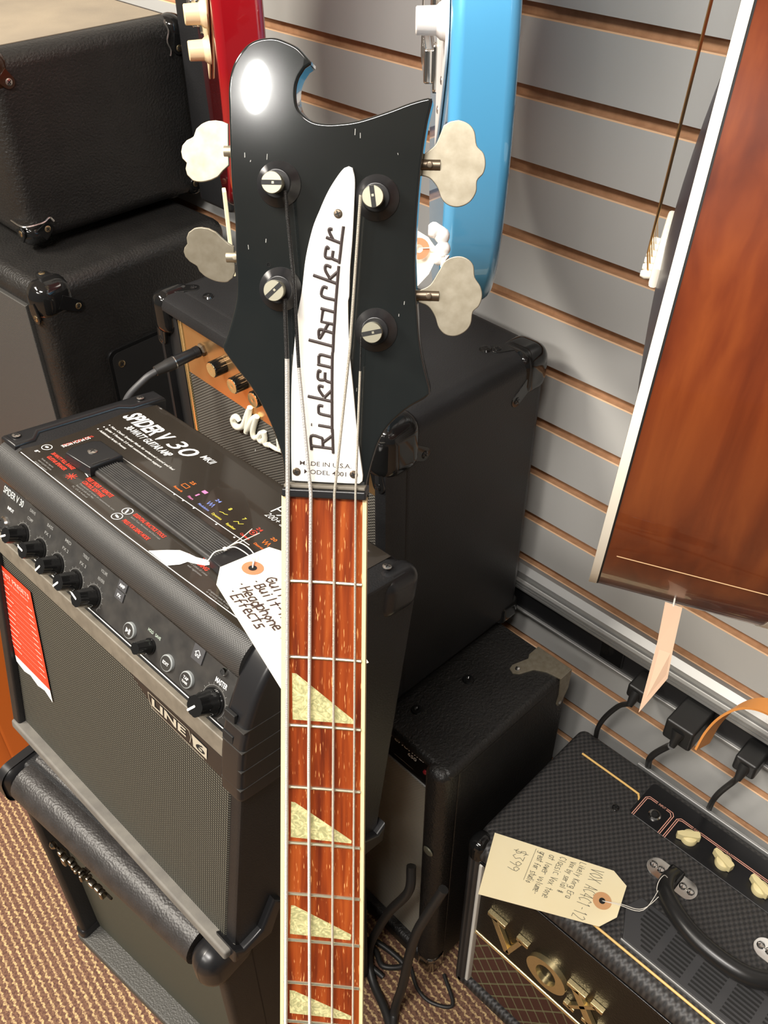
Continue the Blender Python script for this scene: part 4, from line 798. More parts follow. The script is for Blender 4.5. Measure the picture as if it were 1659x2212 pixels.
bm = B(); box(bm, -.002, .035, -.002, .03, .004, .05, .010, 4); link('corner_protector', bm, mat('dark_chrome_guard', (.35, .33, .3), .18, 1), pb, 50)
bm = B(); lathe(bm, (-.001, .017, .355), (-1, 0, 0), [(.0085, 0), (.007, .0016), (.001, .0020)], 20); link('reflection_disc', bm, mat('reflection_grey', (.2, .2, .15), .5, .7), pb)  # disc stands in for a round patch of reflected light
for x in (.03, .22):
    for y in (.03, .42): bm = B(); cyl(bm, (x, y, .008), (x, y, 0), .012, .012, 18); link('rubber_foot', bm, rubber, pb)
# ================================================================ big cabinets at the left
LC = fr(-.358, 1.092, .19, 2.0); lc = thing('speaker_cabinet', 'large black speaker cabinet with glossy corner caps and handle plate, under the amp head', 'speaker cabinet', LC)
D, W_, H = .320, .74, .757
bm = B(); box(bm, 0, D, 0, W_, 0, H, .022, 5); link('cabinet', bm, tolex, lc, 60)
bm = B(); box(bm, -.006, .004, .03, W_-.03, .03, H-.03, .002); link('grille_cloth', bm, cabgrille, lc)
corner(-.003, .060, -.003, .045, H-.055, H+.003, .024, lc, gloss, screws=(((.052, -.0028, H-.040), (0, -1, 0)), ((.030, .045-.012, H+.0028), (0, 0, 1)), ((-.0028, .014, H-.044), (-1, 0, 0))))
bm = B(); prism(bm, rrect(.078, .29, H-.30, H-.125, .014, 5), 'y', -.0035, .002, .0015, 2, fn=lambda a, b, h: (a, h, b)); hp_ = link('handle_plate', bm, gloss, lc, 40)
bm = B(); prism(bm, rrect(.084, .284, H-.294, H-.131, .012, 5), 'y', -.0040, -.0030, .0, fn=lambda a, b, h: (a, h, b)); link('recess', bm, blackm, hp_, 0)
b = B(); screw(b, (.0975, -.0040, H-.150), (0, -1, 0), .0055, .0016); link('screw', b, [brass, blackm], hp_)
bm = B(); P = catmull([(-.0095, .10, .47), (-.0095, .085, .50), (-.0095, .075, .47), (-.0095, .06, .51), (-.0095, .05, .47)], 5); tube(bm, P, .004, 8); link('script_logo', bm, white_p, lc)
for x in (.05, .3):
    for y in (.06, .68):
        pass
bs = thing('speaker_cabinet', 'low black cabinet on the floor under the large left speaker cabinet', 'speaker cabinet', fr(-.358, 1.092, 0, 2.0)); bm = B(); box(bm, .0, .320, 0, .74, .012, .188, .02, 4); link('cabinet', bm, tolex, bs, 60)
for x in (.05, .3):
    for y in (.06, .68): bm = B(); cyl(bm, (x, y, .02), (x, y, 0), .02, .02, 16); link('rubber_foot', bm, rubber, bs)
UC = fr(-.309, 1.188, .9505, -1.0); uc = thing('amplifier_head', 'black amp head with reflected light coloured onto its top and glossy corner caps, stacked on the large speaker cabinet', 'amplifier head', UC)
D, W_, H = .300, .44, .252
bm = B(); box(bm, 0, D, 0, W_, .008, H, .022, 5); link('cabinet', bm, tolex, uc, 60)
bm = B(); box(bm, .024, D-.024, .028, W_-.03, H-.001, H+.0008, 0); link('sheen_top', bm, sheentop, uc, 0)  # thin sheet carrying the painted reflection on the head
corner(-.0025, .042, -.0025, .04, .004, .038, .018, uc, gloss, screws=(((.030, -.0024, .028), (0, -1, 0)), ((-.0024, .012, .026), (-1, 0, 0))))
bm = B(); tube(bm, catmull([(-.0035, .03, .040), (-.0035, .004, .0395), (.004, -.0035, .039), (.026, -.0035, .0385), (.036, -.0035, .0425), (.041, -.0035, .036)], 5), .0014, 6); link('chrome_edge', bm, steel, uc)
corner(-.0025, .038, -.0025, .04, H-.050, H+.0025, .020, uc, mat('dark_brown_guard', (.03, .012, .006), .15), screws=(((.026, -.0024, H-.034), (0, -1, 0)),))
corner(D-.036, D+.0025, -.0025, .04, H-.045, H+.0025, .018, uc, gloss, screws=(((D-.022, -.0024, H-.038), (0, -1, 0)),))
bm = B(); tube(bm, [Vector((D-.038+.002*math.sin(k*.9), -.0035+.0*k, H-.045+k*.0035)) for k in range(14)], .0012, 6); link('chrome_edge', bm, steel, uc)
corner(D-.036, D+.0025, -.0025, .04, .004, .040, .018, uc, gloss, screws=(((D-.024, -.0024, .026), (0, -1, 0)),))
for x in (.04, .26):
    for y in (.05, .39): bm = B(); cyl(bm, (x, y, .009), (x, y, -.0025), .014, .014, 18); link('rubber_foot', bm, rubber, uc)
# ================================================================ small amp with gold block letters, lower right
va = thing('guitar_amplifier', 'small black textured amp with gold block letter logo and cream pointer knobs, lower right', 'amplifier', fr(0, 0, 0), 'guitar amplifiers')
X0, X1, Y0, Y1, H = -.292, -.034, -.082, .372, .406
bm = B(); prism(bm, rrect(X0+.018, X1, .006, H, .02, 5), 'y', Y0, Y1, .010, 3, fn=lambda a, b, h: (a, h, b)); 
box(bm, X0, X0+.04, Y1-.020, Y1, .006, H-.008, .007, 3); box(bm, X0, X0+.04, Y0, Y0+.02, .006, H-.008, .007, 3); box(bm, X0, X0+.05, Y0, Y1, H-.034, H, .016, 5); box(bm, X0, X0+.05, Y0, Y1, .006, .03, .008, 3); link('cabinet', bm, voxskin, va, 50)
bm = B(); box(bm, X0+.006, X0+.03, Y0+.02, Y1-.02, .188, H-.030, .003, 3); vp = link('logo_panel', bm, mat('black_panel_vinyl', (.006, .0055, .004), .42, bump=('cell', 420, .6, .0008)), va)
bm = B(); box(bm, X0+.010, X0+.03, Y0+.02, Y1-.02, .03, .182, .001); link('grille_cloth', bm, voxcl, va, 0)
bm = B(); cyl(bm, (X0+.008, Y0+.02, .185), (X0+.008, Y1-.021, .185), .0042, .0042, 16); link('gold_bar', bm, gold, va)
bm = B(); box(bm, X0+.0, X0+.012, Y1-.026, Y1-.020, .03, H-.036, .0025, 2); link('white_piping', bm, mat('white_piping_vinyl', (.75, .74, .68), .5), va)
bm = B(); box(bm, X0+.002, X0+.010, Y0+.02, Y1-.02, H-.036, H-.031, .001); link('black_piping', bm, gloss, va)
# block letters, serif, gold, standing proud
def slab(bm, pts, d0=-.0075, d1=0): prism(bm, pts, 'x', X0+.006+d1, X0+.006+d0, .0008, 2, fn=lambda a, b, h: (h, a, b))
bm = B(); zt_, zb_ = .281, .219
def bar(bm, a, b, w): 
    a = Vector(a); b = Vector(b); d = (b-a).normalized(); s = Vector((-d.y, d.x))*w/2; slab(bm, [tuple(a-s), tuple(b-s), tuple(b+s), tuple(a+s)])
# V
bar(bm, (.327, zt_-.004), (.297, zt_-.004), .008); bar(bm, (.278, zt_-.004), (.259, zt_-.004), .008); bar(bm, (.316, zt_-.004), (.288, zb_), .011); bar(bm, (.270, zt_-.004), (.288, zb_), .007)
link('gold_letter', bm, gold, va, 40)
bm = B(); c = Vector((.226, .250)); F = Matrix.Identity(4); no = 40
oo = [(c.x+.031*math.cos(2*math.pi*k/no), c.y+.031*math.sin(2*math.pi*k/no)) for k in range(no)]; oi = [(c.x+.0155*math.cos(2*math.pi*k/no), c.y+.021*math.sin(2*math.pi*k/no)) for k in range(no)]
a0 = [bm.verts.new((X0-.0015, p[0], p[1])) for p in oo]; a1 = [bm.verts.new((X0-.0015, p[0], p[1])) for p in oi]; b0 = [bm.verts.new((X0+.006, p[0], p[1])) for p in oo]; b1 = [bm.verts.new((X0+.006, p[0], p[1])) for p in oi]
for p, q in ((a0, a1), (a0, b0), (a1, b1), (b0, b1)):
    for k in range(no): bm.faces.new((p[k], p[(k+1) % no], q[(k+1) % no], q[k]))
link('gold_letter', bm, gold, va, 40)
bm = B(); zt2, zb2 = .281, .219
bar(bm, (.196, zt2-.004), (.168, zt2-.004), .008); bar(bm, (.160, zt2-.004), (.142, zt2-.004), .008); bar(bm, (.194, zb2+.004), (.177, zb2+.004), .008); bar(bm, (.165, zb2+.004), (.138, zb2+.004), .008)
bar(bm, (.184, zt2-.004), (.151, zb2+.004), .012); bar(bm, (.152, zt2-.004), (.186, zb2+.004), .006); link('gold_letter', bm, gold, va, 40)
# top: piping, vents, recessed control panel
bm = B(); tube(bm, [(-.2712, Y0+.005, H+.0004), (-.2712, Y1-.03, H+.0004)], .0016, 8); link('gold_piping', bm, mat('gold_cord', (.8, .5, .16), .4), va)
bm = B(); tube(bm, catmull([(-.0797, .3445, H+.0003), (-.0797, .262, H+.0003), (-.0815, .252, H+.0003), (-.088, .2475, H-.0012)], 6), .0015, 8); link('gold_piping', bm, bpy.data.materials['gold_cord'], va)
bm = B(); prism(bm, [(-.262, .158), (-.262, Y0+.02), (-.203, Y0+.02), (-.203, .170), (-.226, .178)], 'z', H-.002, H+.0032, .0008, 2); vg = link('vent_grille', bm, mat('dark_grey_vent', (.04, .04, .042), .5), va, 40)
bm = B()
for g in range(6):
    yy = .160-g*.040
    for k in range(9):
        x = -.2555+k*.0055; box(bm, x, x+.0026, yy-.034, yy-(.004 if g else .004+max(0, 5-k)*.0035), H+.0030, H+.0036, 0)
link('vent_slot', bm, blackm, vg, 0)
bm = B(); box(bm, -.2645, -.2625, Y0+.02, .160, H-.001, H+.0038, .0006, 1); link('vent_edge', bm, alu, va)
bm = B(); prism(bm, rrect(-.112, -.050, Y0+.02, .2475, .006, 4), 'z', H-.001, H+.0012, .0004, 1); vc = link('control_panel', bm, mat('black_control_plate', (.009, .009, .010), .3), va, 40)
z = H+.0014; bm = B()
def rr_line(x0, x1, y0, y1, gap=None):
    for o in (0, .0024):
        P = [(x0+o, y0, z), (x0+o, y1-o-.008, z), (x0+o+.002, y1-o-.002, z), (x0+.008+o, y1-o, z), (x1-.004, y1-o, z)]
        ribbon(bm, P, .0010, (0, 0, 1))
rv = lambda P: ribbon(bm, P, .0010, (0, 0, 1))
for o in (0, .0024):
    rv([(-.112, .2430-o, z), (-.078, .2430-o, z), (-.0735-o, .2395-o, z), (-.0735-o, .227, z)]); rv([(-.0735-o, .213, z), (-.0735-o, .2045+o, z), (-.0775-o, .2010+o, z), (-.112, .2010+o, z)])
    rv([(-.112, .1960-o, z), (-.078, .1960-o, z), (-.0735-o, .192-o, z), (-.0735-o, .174, z)]); rv([(-.0735-o, .163, z), (-.0735-o, .126, z)]); rv([(-.0735-o, .117, z), (-.0735-o, Y0+.03, z)])
link('panel_line', bm, pink_line, vc, 0)
bm = B(); text(bm, 'INPUT', (-.0763, .2245, z), (0, -1, 0), (1, 0, 0), .0035, .0100, .006); text(bm, 'GAIN', (-.0763, .1725, z), (0, -1, 0), (1, 0, 0), .0035, .0085, .006); text(bm, 'BASS', (-.0763, .1255, z), (0, -1, 0), (1, 0, 0), .0035, .0080, .006); link('panel_lettering', bm, pink_line, vc, 0)
jack(va, (-.0935, .2200, H+.001), (0, 0, 1), .0085)
def pointer(y, a):
    p = Vector((-.092, y, H+.0012)); bm = B(); lathe(bm, p, (0, 0, 1), [(.0105, 0), (.0108, .004), (.0095, .0075), (.005, .0095), (.001, .010)], 32)
    M = Matrix.Translation(p) @ Matrix.Rotation(a, 4, 'Z'); prism(bm, [(-.0125, -.0036), (-.0095, -.0048), (.010, -.0040), (.0165, -.0022), (.0165, .0022), (.010, .0040), (-.0095, .0048), (-.0125, .0036)], 'z', .001, .0125, .0008, 2, M=M)
    k = link('pointer_knob', bm, ivory, va, 40)
for y, a in ((.170, 2.2), (.1215, 1.3), (.0715, 1.25), (.0215, 1.3)): pointer(y, a)
bm = B(); screw(bm, (-.1192, .263, H), (0, 0, 1), .005, .0018); link('screw', bm, [gloss, blackm], va)
bm = B(); box(bm, -.036, -.0315, Y0, Y1-.09, H-.028, H-.004, .001); link('back_piping', bm, alu, va)
for y0 in (.123, -.022):
    bm = B(); prism(bm, rrect(-.168, -.141, y0, y0+.068, .0132, 8), 'z', H, H+.0022, .0008, 2); pt_ = link('handle_plate', bm, chrome, va, 40)
    for yy in (y0+.008, y0+.0185, y0+.0495, y0+.060): b = B(); lathe(b, (-.1545, yy, H+.0022), (0, 0, 1), [(.005, 0), (.004, .0024), (.001, .0034)], 18); link('rivet', b, chrome, pt_)
    bm = B(); box(bm, -.170, -.139, y0+.024, y0+.044, H+.0016, H+.0075, .003, 2); link('strap_loop', bm, gloss, pt_)
bm = B(); P = catmull([(-.148, .157, H+.007), (-.168, .158, H+.017), (-.192, .148, H+.026), (-.212, .115, H+.031), (-.220, .078, H+.032), (-.216, .035, H+.031), (-.196, .008, H+.026), (-.170, .004, H+.017), (-.150, .010, H+.007)], 6); n = len(P)
tube(bm, P, [.0065+.0045*min(1, 4*min(k, n-1-k)/n) for k in range(n)], 14); link('strap_handle', bm, mat('black_handle_rubber', (.012, .012, .012), .32), va, 60)
bm = B(); box(bm, X0-.003, X0+.03, Y1-.025, Y1+.003, H-.040, H+.003, .013, 5); link('corner_protector', bm, gloss, va, 50)
for x in (X0+.04, X1-.03):
    for y in (Y0+.04, Y1-.04): bm = B(); cyl(bm, (x, y, .008), (x, y, 0), .012, .012, 18); link('rubber_foot', bm, rubber, va)
# ================================================================ paper tags
def loop(bm, P, r=.0004): tube(bm, catmull(P, 6), r, 6)
TG = fr(-.2665, .3480, .4195)
u = Vector((-.2045+.2665, .2125-.3480, 0)).normalized(); w = Vector((-u.y, u.x, 0))   # u along the tag, w across
tv = thing('price_tag', 'manila price tag with handwriting lying on the amp with gold letters, tied to its handle', 'tag', TG)
ln = .149; wd = .0855
def tp(a, b, c=0): return u*a-w*b*-1*-1+Vector((0, 0, c)) if 0 else u*a+Vector((-w.x, -w.y, 0))*b*-1*-1+Vector((0, 0, c)) 
wv = Vector((-.3454+.2668, .3120-.3481, 0)); wv = (wv-u*wv.dot(u)).normalized()
def tp(a, b, c=0): return u*a+wv*b+Vector((0, 0, c-.00*a))
HX, HY = .1355, .043
bm = B(); pts = [(0, 0), (ln, 0), (ln+.019, .017), (ln+.019, .062), (ln, wd), (0, wd)]
pts = [(-.002, .0), (.150, .0), (.168, .0145), (.163, .058), (.145, .0765), (.0, .0865)]
prism(bm, pts, 'z', 0, .0004, fn=lambda a, b, h: tp(a, b, h)); link('card', bm, paper, tv, 0)
HX, HY = .143, .044
bm = B(); ring(bm, tp(HX, HY, .0012), (0, 0, 1), .0076, .0072, 28); rf = link('reinforcement_ring', bm, mat('tan_paper_ring', (.62, .33, .15), .7), tv, 0)
bm = B(); lathe(bm, tp(HX, HY, .0006), (0, 0, 1), [(.0038, 0), (.0038, .0009)], 20); link('hole', bm, blackm, tv, 0)
bm = B(); dn = wv; rt_ = u
nz = (0, 0, 1)
for s, a, b, h, l in (('VOX AC4C1-12', .1240, .006, .0155, .070), ('Likely Korg Era', .1090, .003, .0075, .052), ('Vox by serial #', .0975, .006, .0070, .045), ('Classic Vox tone', .0840, .004, .0085, .060), ('at lower volume-', .0705, .006, .0080, .058), ('great for studio', .0585, .006, .0080, .046), ('$399', .0300, .012, .0140, .030)):
    hand(bm, s, tp(a, b, .0008), dn-u*.18, u, h, l, .00065, nz)
ribbon(bm, [tp(.0530, .004, .0008), tp(.0475, .050, .0008)], .0005, nz)
link('handwriting', bm, pencil, tv, 0)
bm = B(); loop(bm, [tp(HX, HY, .0012), tp(HX+.02, HY+.001, .006), tp(.19, .046, .014), Vector((-.187, .157, H+.030))-Vector(TG.translation)]); loop(bm, [tp(HX, HY, .0012), tp(HX+.022, HY-.002, .004), tp(.19, .042, .010), Vector((-.190, .150, H+.030))-Vector(TG.translation)]); loop(bm, [Vector((-.187, .157, H+.034))-Vector(TG.translation)+Vector((.012*math.cos(t_), .004*math.sin(t_), .010*math.sin(t_)-.004)) for t_ in (0, 1, 2, 3, 4, 5, 6.28)]); link('string', bm, stringm, tv)
# tag on the practice amp (in that amp's tilted frame)
ta = thing('price_tag', 'white price tag with brown handwriting over the practice amp corner, partly behind the bass neck', 'tag', L6)
zt = .4145
A_ = [(.0506, .1016), (.1037, .0981), (.1140, .0790), (.0636, -.0667), (-.0060, -.0460), (.0340, .0851)]
A_ = [(.0506, .1016), (.1037, .0981), (.1150, .0720), (.0640, -.0670), (-.0075, -.0440), (.0330, .0845)]
bm = B(); prism(bm, A_, 'z', zt, zt+.0004); link('card', bm, paper_w, ta, 0)
bm = B(); ring(bm, (.0716, .0827, zt+.0008), nz, .0068, .0058, 24); link('reinforcement_ring', bm, mat('rust_paper_ring', (.56, .21, .1), .7), ta, 0)
bm = B(); lathe(bm, (.0716, .0827, zt+.0005), nz, [(.0038, 0), (.0038, .0004)], 20); link('hole', bm, blackm, ta, 0)
bm = B(); dr = Vector((-.2, -.98, 0)).normalized(); upv = Vector((.98, -.2, 0)).normalized()
for s, p, h, l in (('Line 6', (.0830, .0475), .0100, .040), ('Guitar Amp', (.0690, .0640), .0095, .072), ('.Built-in Tuner', (.0575, .0690), .0085, .098), ('.Headphone Input', (.0455, .0740), .0085, .108), ('.Effects', (.0335, .0710), .0095, .053)):
    hand(bm, s, (p[0], p[1], zt+.0008), dr, upv, h, l, .0015, nz)
link('handwriting', bm, brown_ink, ta, 0)
bm = B(); loop(bm, [(.0716, .0827, zt+.001), (.079, .093, zt+.002), (.075, .110, zt+.006), (.0690, .1180, zt+.002)], .0005); loop(bm, [(.0716, .0827, zt+.001), (.083, .095, zt+.004), (.080, .112, zt+.008), (.0690, .1180, zt+.002)], .0005); loop(bm, [(.0690, .1180, zt+.002), (.060, .121, zt+.001), (.055, .1225, .409), (.0535, .126, .404)], .0006); loop(bm, [(.0690, .1180, zt+.002), (.086, .116, zt+.008), (.1010, .1190, zt+.010)], .0004); loop(bm, [(.0690, .1180, zt+.003), (.088, .113, zt+.007), (.104, .112, zt+.008)], .0004)
lathe(bm, (.0690, .1180, zt), (.3, .3, 1), [(.0005, 0), (.0022, .001), (.0022, .003), (.0005, .004)], 10); link('string', bm, stringm, ta)
# ================================================================ plugs, cords, patch cable
def plug(label, p, cord, big=1.0, grp='black plugs in the power strip'):
    p = Vector(p); t = thing('power_plug', label, 'plug', Matrix.Translation(p), grp)
    bm = B(); s = .013*big; box(bm, -.036*big, .0, -s, s, -s*.9, s*.9, .004, 3); 
    c0 = Vector(cord[0])-p; lathe(bm, (-.034*big, 0, 0), Vector((-.6, 0, -.8)), [(.0075*big, -.004), (.0065, .006), (.0042, .018)], 16); link('plug_body', bm, mat('black_plug_rubber', (.012, .012, .012), .4) if 'black_plug_rubber' not in bpy.data.materials else bpy.data.materials['black_plug_rubber'], t, 50)
    bm = B(); P = [Vector((-.042*big, 0, -.012))]+[Vector(c)-p for c in cord]; tube(bm, catmull(P, 8), .0036*big**.5, 10); link('cord', bm, rubber, t, 60)
plug('black power plug partly behind the hanging peach tag', (-.016, .305, .545), [(-.05, .325, .500), (-.045, .345, .44), (-.026, .355, .36), (-.02, .36, .2), (-.018, .37, .02)])
plug('large black power plug in the power strip right of the hanging peach tag', (-.016, .232, .545), [(-.058, .243, .500), (-.050, .262, .45), (-.026, .270, .38), (-.02, .275, .2), (-.016, .30, .02)], 1.5)
plug('black power plug under the tan leather strap', (-.016, .150, .545), [(-.05, .156, .505), (-.050, .168, .46), (-.026, .176, .38), (-.02, .18, .2), (-.018, .20, .02)], 1.1)
pc_ = thing('patch_cable', 'grey patch cable with black plug in the copper gold panel', 'cable', Matrix.Identity(4))
j = MA @ Vector((.006, .338, .388)); dirx = (MA.to_3x3() @ Vector((-1, 0.12, -.12))).normalized()
e1 = j+dirx*.052; bm = B(); cyl(bm, j, j+dirx*.006, .0075, .0072, 20); cyl(bm, j+dirx*.005, j+dirx*.034, .0068, .0076, 24); link('plug_barrel', bm, plastic, pc_)
bm = B(); lathe(bm, j+dirx*.033, dirx, [(.0078, 0), (.0078, .010), (.0072, .0125), (.006, .026)], 24); link('plug_sleeve', bm, rubber, pc_)
bm = B(); lathe(bm, j+dirx*.0325, dirx, [(.0080, 0), (.0080, .0012)], 24); link('plug_ring', bm, steel, pc_)
bm = B(); P = catmull([j+dirx*.055, j+dirx*.075+Vector((0, .002, -.006)), j+dirx*.100+Vector((0, .008, -.030)), j+dirx*.108+Vector((.01, .0, -.075)), j+dirx*.10+Vector((.02, -.01, -.16)), Vector((-.37, .93, .30)), Vector((-.38, .93, .012))], 8); tube(bm, P, .0042, 12); link('cable', bm, mat('dark_grey_cable', (.05, .05, .052), .45), pc_, 60)
def cable(label, P, r=.0042):
    bm = B(); tube(bm, catmull(P, 8), r, 10); o = link('floor_cable', bm, rubber, None, 60); tag(o, label, 'cable', 'cables in the gap under the amps'); return o
cable('black cable looping down in front of the silver grille, left one', [(-.330, .435, .31), (-.345, .425, .275), (-.36, .446, .211), (-.362, .468, .128), (-.366, .485, .04), (-.385, .460, .008), (-.41, .40, .008), (-.46, .33, .008)], .0068)
cable('black cable hanging down in front of the silver grille, right one', [(-.345, .365, .36), (-.368, .375, .30), (-.375, .382, .26), (-.378, .390, .19), (-.384, .396, .09), (-.395, .400, .02), (-.42, .38, .008), (-.50, .30, .008)], .0070)
cable('thin black cable curving on the carpet beside the amp with gold letters', [(-.328, .43, .005), (-.345, .40, .006), (-.345, .37, .006), (-.325, .345, .006), (-.30, .385, .006)], .003)
cable('black cable coiled on the carpet in the gap between the amps', [(-.36, .52, .006), (-.35, .49, .010), (-.36, .46, .012), (-.335, .44, .012), (-.345, .50, .018), (-.375, .50, .018), (-.37, .45, .006)], .0045)
# ================================================================ tan leather strap end on the right
sl = B(); P = catmull([(-.070, .200, .555), (-.066, .197, .590), (-.064, .188, .625), (-.06, .172, .652), (-.055, .150, .662), (-.05, .12, .655), (-.045, .09, .63)], 6)
prev = None; wdir = Vector((.75, .55, .1)).normalized()
sl2 = []
for i, p in enumerate(P):
    d = (P[min(i+1, len(P)-1)]-P[max(i-1, 0)]).normalized(); s = Vector((1, -.25, 0)); s = (s-d*s.dot(d)).normalized()*.012; nn = d.cross(s).normalized()*.0014
    rg = [sl.verts.new(v) for v in (p-s-nn, p+s-nn, p+s+nn, p-s+nn)]
    if prev:
        for k in range(4): sl.faces.new((prev[k], prev[(k+1) % 4], rg[(k+1) % 4], rg[k]))
    else: sl.faces.new(rg)
    prev = rg
sl.faces.new(prev); so = link('leather_strap', sl, tanleather, None, 40); tag(so, 'tan leather strap end with a punched hole curling out at the right edge', 'strap')
# ================================================================ hanging guitars
def hang_frame(O, a, n): 
    a = Vector(a).normalized(); n = Vector(n).normalized(); v = n.cross(a) if n.cross(a).z > 0 else a.cross(n)
    return Matrix(((a.x, v.x, n.x, O[0]), (a.y, v.y, n.y, O[1]), (a.z, v.z, n.z, O[2]), (0, 0, 0, 1)))
# local x: across the body away from the camera, y: up, z: out of the face
def solidbody(label, FM, paint, guardm, knobm, tk=.045, n_edge=.009, kn=((.075, .105), (.055, .045), (.062, -.02)), tagm=None, cat='electric guitar'):
    t = thing('electric_guitar', label, cat, FM, 'guitars hanging on the slatwall')
    o = [(.17, -.195), (.11, -.187), (.055, -.160), (.02, -.115), (.003, -.055), (0, .0), (.006, .055), (.022, .105), (.033, .15), (.032, .19), (.018, .235), (.020, .275), (.045, .298), (.072, .285), (.10, .245), (.135, .225), (.185, .225), (.215, .25), (.235, .30), (.262, .338), (.292, .335), (.308, .295), (.303, .235), (.296, .18), (.30, .13), (.318, .07), (.328, .0), (.318, -.07), (.29, -.13), (.24, -.178)]
    bm = B(); prism(bm, smooth_outline(o, 80), 'z', -tk, 0, n_edge, 5); link('body', bm, paint, t, 60)
    g = [(.125, -.06), (.09, -.035), (.030, .025), (.020, .055), (.050, .11), (.066, .17), (.060, .235), (.085, .24), (.12, .215), (.20, .215), (.235, .27), (.262, .29), (.27, .24), (.262, .16), (.20, .06), (.15, .03), (.13, -.02)]
    bm = B(); prism(bm, smooth_outline(g, 60), 'z', .0005, .0028, .0006, 1); pg = link('pickguard', bm, guardm, t, 40)
    for x, y in ((.09, -.02), (.05, .012), (.030, .05), (.055, .12), (.068, .19)): b = B(); screw(b, (x, y, .0028), (0, 0, 1), .003, .001); link('screw', b, [steel, blackm], pg)
    for x, y in kn:
        bm = B(); lathe(bm, (x, y, .0028), (0, 0, 1), [(.0125, 0), (.0118, .003), (.0092, .006), (.0088, .019), (.0080, .0198)], 32, 0, lambda a, h: 1-.03*(h > .005)*(math.cos(a*18) > 0)); link('knob', bm, knobm, t, 40)
    bm = B(); prism(bm, rrect(.128, .200, -.02, .018, .004, 3), 'z', .0, .006, .001, 2); box(bm, .134, .194, -.014, .012, .005, .013, .002); link('bridge', bm, chrome, t, 40)
    bm = B(); prism(bm, rrect(.040, .085, .065, .112, .006, 4), 'z', .0025, .016, .003, 2); lathe(bm, (.060, .070, .006), (0, -1, 0), [(.006, 0), (.006, .014), (.005, .016)], 16); link('jack_plate', bm, chrome, t, 40)
    for y in (.06, .11, .16):
        bm = B(); prism(bm, rrect(.127, .203, y-.0085, y+.0085, .008, 5), 'z', .002, .011, .002, 2); link('pickup', bm, guardm, t, 40)
    bm = B(); box(bm, .137, .193, .20, .66, -.013, .010, .006, 3); link('neck', bm, mahog if 0 else binding, t)
    bm = B(); prism(bm, smooth_outline([(.14, .655), (.127, .68), (.118, .78), (.13, .82), (.16, .835), (.185, .80), (.197, .70), (.190, .655)], 70), 'z', -.012, .003, .002, 2); hd = link('headstock', bm, binding, t)
    for k in range(6): bm = B(); lathe(bm, (.127, .685+k*.022, .003), (0, 0, 1), [(.004, 0), (.003, .008)], 14); link('tuning_post', bm, chrome, hd)
    for k in range(6): bm = B(); x = .150+k*.0054; tube(bm, [(x, -.003, .014), (x-.004*(k > 2), .66, .010)], .0004, 5); link('string', bm, steel, t)
    return t
def wall_hook(label, FM, x, y):
    p = FM @ Vector((x, y, -.005)); d = Vector((0-p.x, 0, 0)); t = thing('wall_hook', label, 'hook', Matrix.Translation((0, p.y, p.z)), 'guitar hooks on the slatwall')
    bm = B(); cyl(bm, (.0, 0, 0), (p.x+.0, 0, 0), .006, .006, 14); box(bm, -.004, .004, -.02, .02, -.04, .03, .002)
    link('arm', bm, chrome, t)
    bm = B(); a = FM.to_3x3() @ Vector((1, 0, 0)); z_ = FM.to_3x3() @ Vector((0, 0, 1)); c = Vector((p.x, 0, 0))
    tube(bm, catmull([c-a*.035+z_*.04, c-a*.034+z_*.0, c-z_*.022, c+a*.034+z_*.0, c+a*.035+z_*.04], 5), .006, 10); link('yoke', bm, rubber, t, 60)
BL = hang_frame((-.3289, .4275, 1.2976), (.7171, .697, 0), (-.697, .7171, 0))
b1 = solidbody('metallic sky blue electric guitar hanging edge-on, white pickguard and white knobs', BL, blue_paint, white_p, white_p, kn=((.033, .126), (.033, .098), (.034, .054)), tk=.046)
wall_hook('chrome wall hook holding the sky blue guitar', BL, .165, .655)
RD = hang_frame((-.2936, .7327, 1.2867), (.5375, .8433, 0), (-.8433, .5375, 0))
b2 = solidbody('glossy dark red electric guitar hanging edge-on behind the headstock, cream knobs', RD, red_paint, cream, cream, kn=((.048, -.014), (.048, .0165), (.075, .09)), tk=.046)
wall_hook('chrome wall hook holding the dark red guitar', RD, .165, .655)
# tag tied under the blue guitar
tb = thing('price_tag', 'white price tag with rust ring tied below the sky blue guitar, behind the headstock edge', 'tag', Matrix.Identity(4))
def card(pts, m, parent, name='card', t=(.0003, .0004, .0002)):
    bm = B(); f0 = [bm.verts.new(v) for v in pts]; f1 = [bm.verts.new(Vector(v)+Vector(t)) for v in pts]; bm.faces.new(f0); bm.faces.new(f1); n = len(pts)
    for k in range(n): bm.faces.new((f0[k], f0[(k+1) % n], f1[(k+1) % n], f1[k]))
    return link(name, bm, m, parent, 0)
card(BTAG, paper_w, tb)
nv = (Vector(BTAG[2])-Vector(BTAG[0])).cross(Vector(BTAG[4])-Vector(BTAG[0])).normalized(); nv = nv if nv.dot(Vector((-.825, 0, 1.5))-Vector(BTAG[0])) > 0 else -nv
bm = B(); ring(bm, BRING, nv, .0052, .0046, 20); link('reinforcement_ring', bm, bpy.data.materials['rust_paper_ring'], tb, 0)
bm = B(); P = [Vector(p) for p in BTAPE]; tube(bm, catmull(P, 5), [.0035+.0022*abs(math.sin(k*.7)) for k in range(21)], 9); link('wrapped_tape', bm, whitepaper, tb, 50)
bm = B(); loop(bm, [BRING, BTAPE[2], BTAPE[0]]); link('string', bm, stringm, tb)
# cream strip hanging under the red guitar
tr_ = thing('price_tag', 'narrow cream tag seen edge-on hanging below the dark red guitar', 'tag', RD)
bm = B(); prism(bm, [(.012, -.135), (.019, -.133), (.016, -.215), (.007, -.222)], 'z', .004, .008, .0008); link('card', bm, paper, tr_, 0)
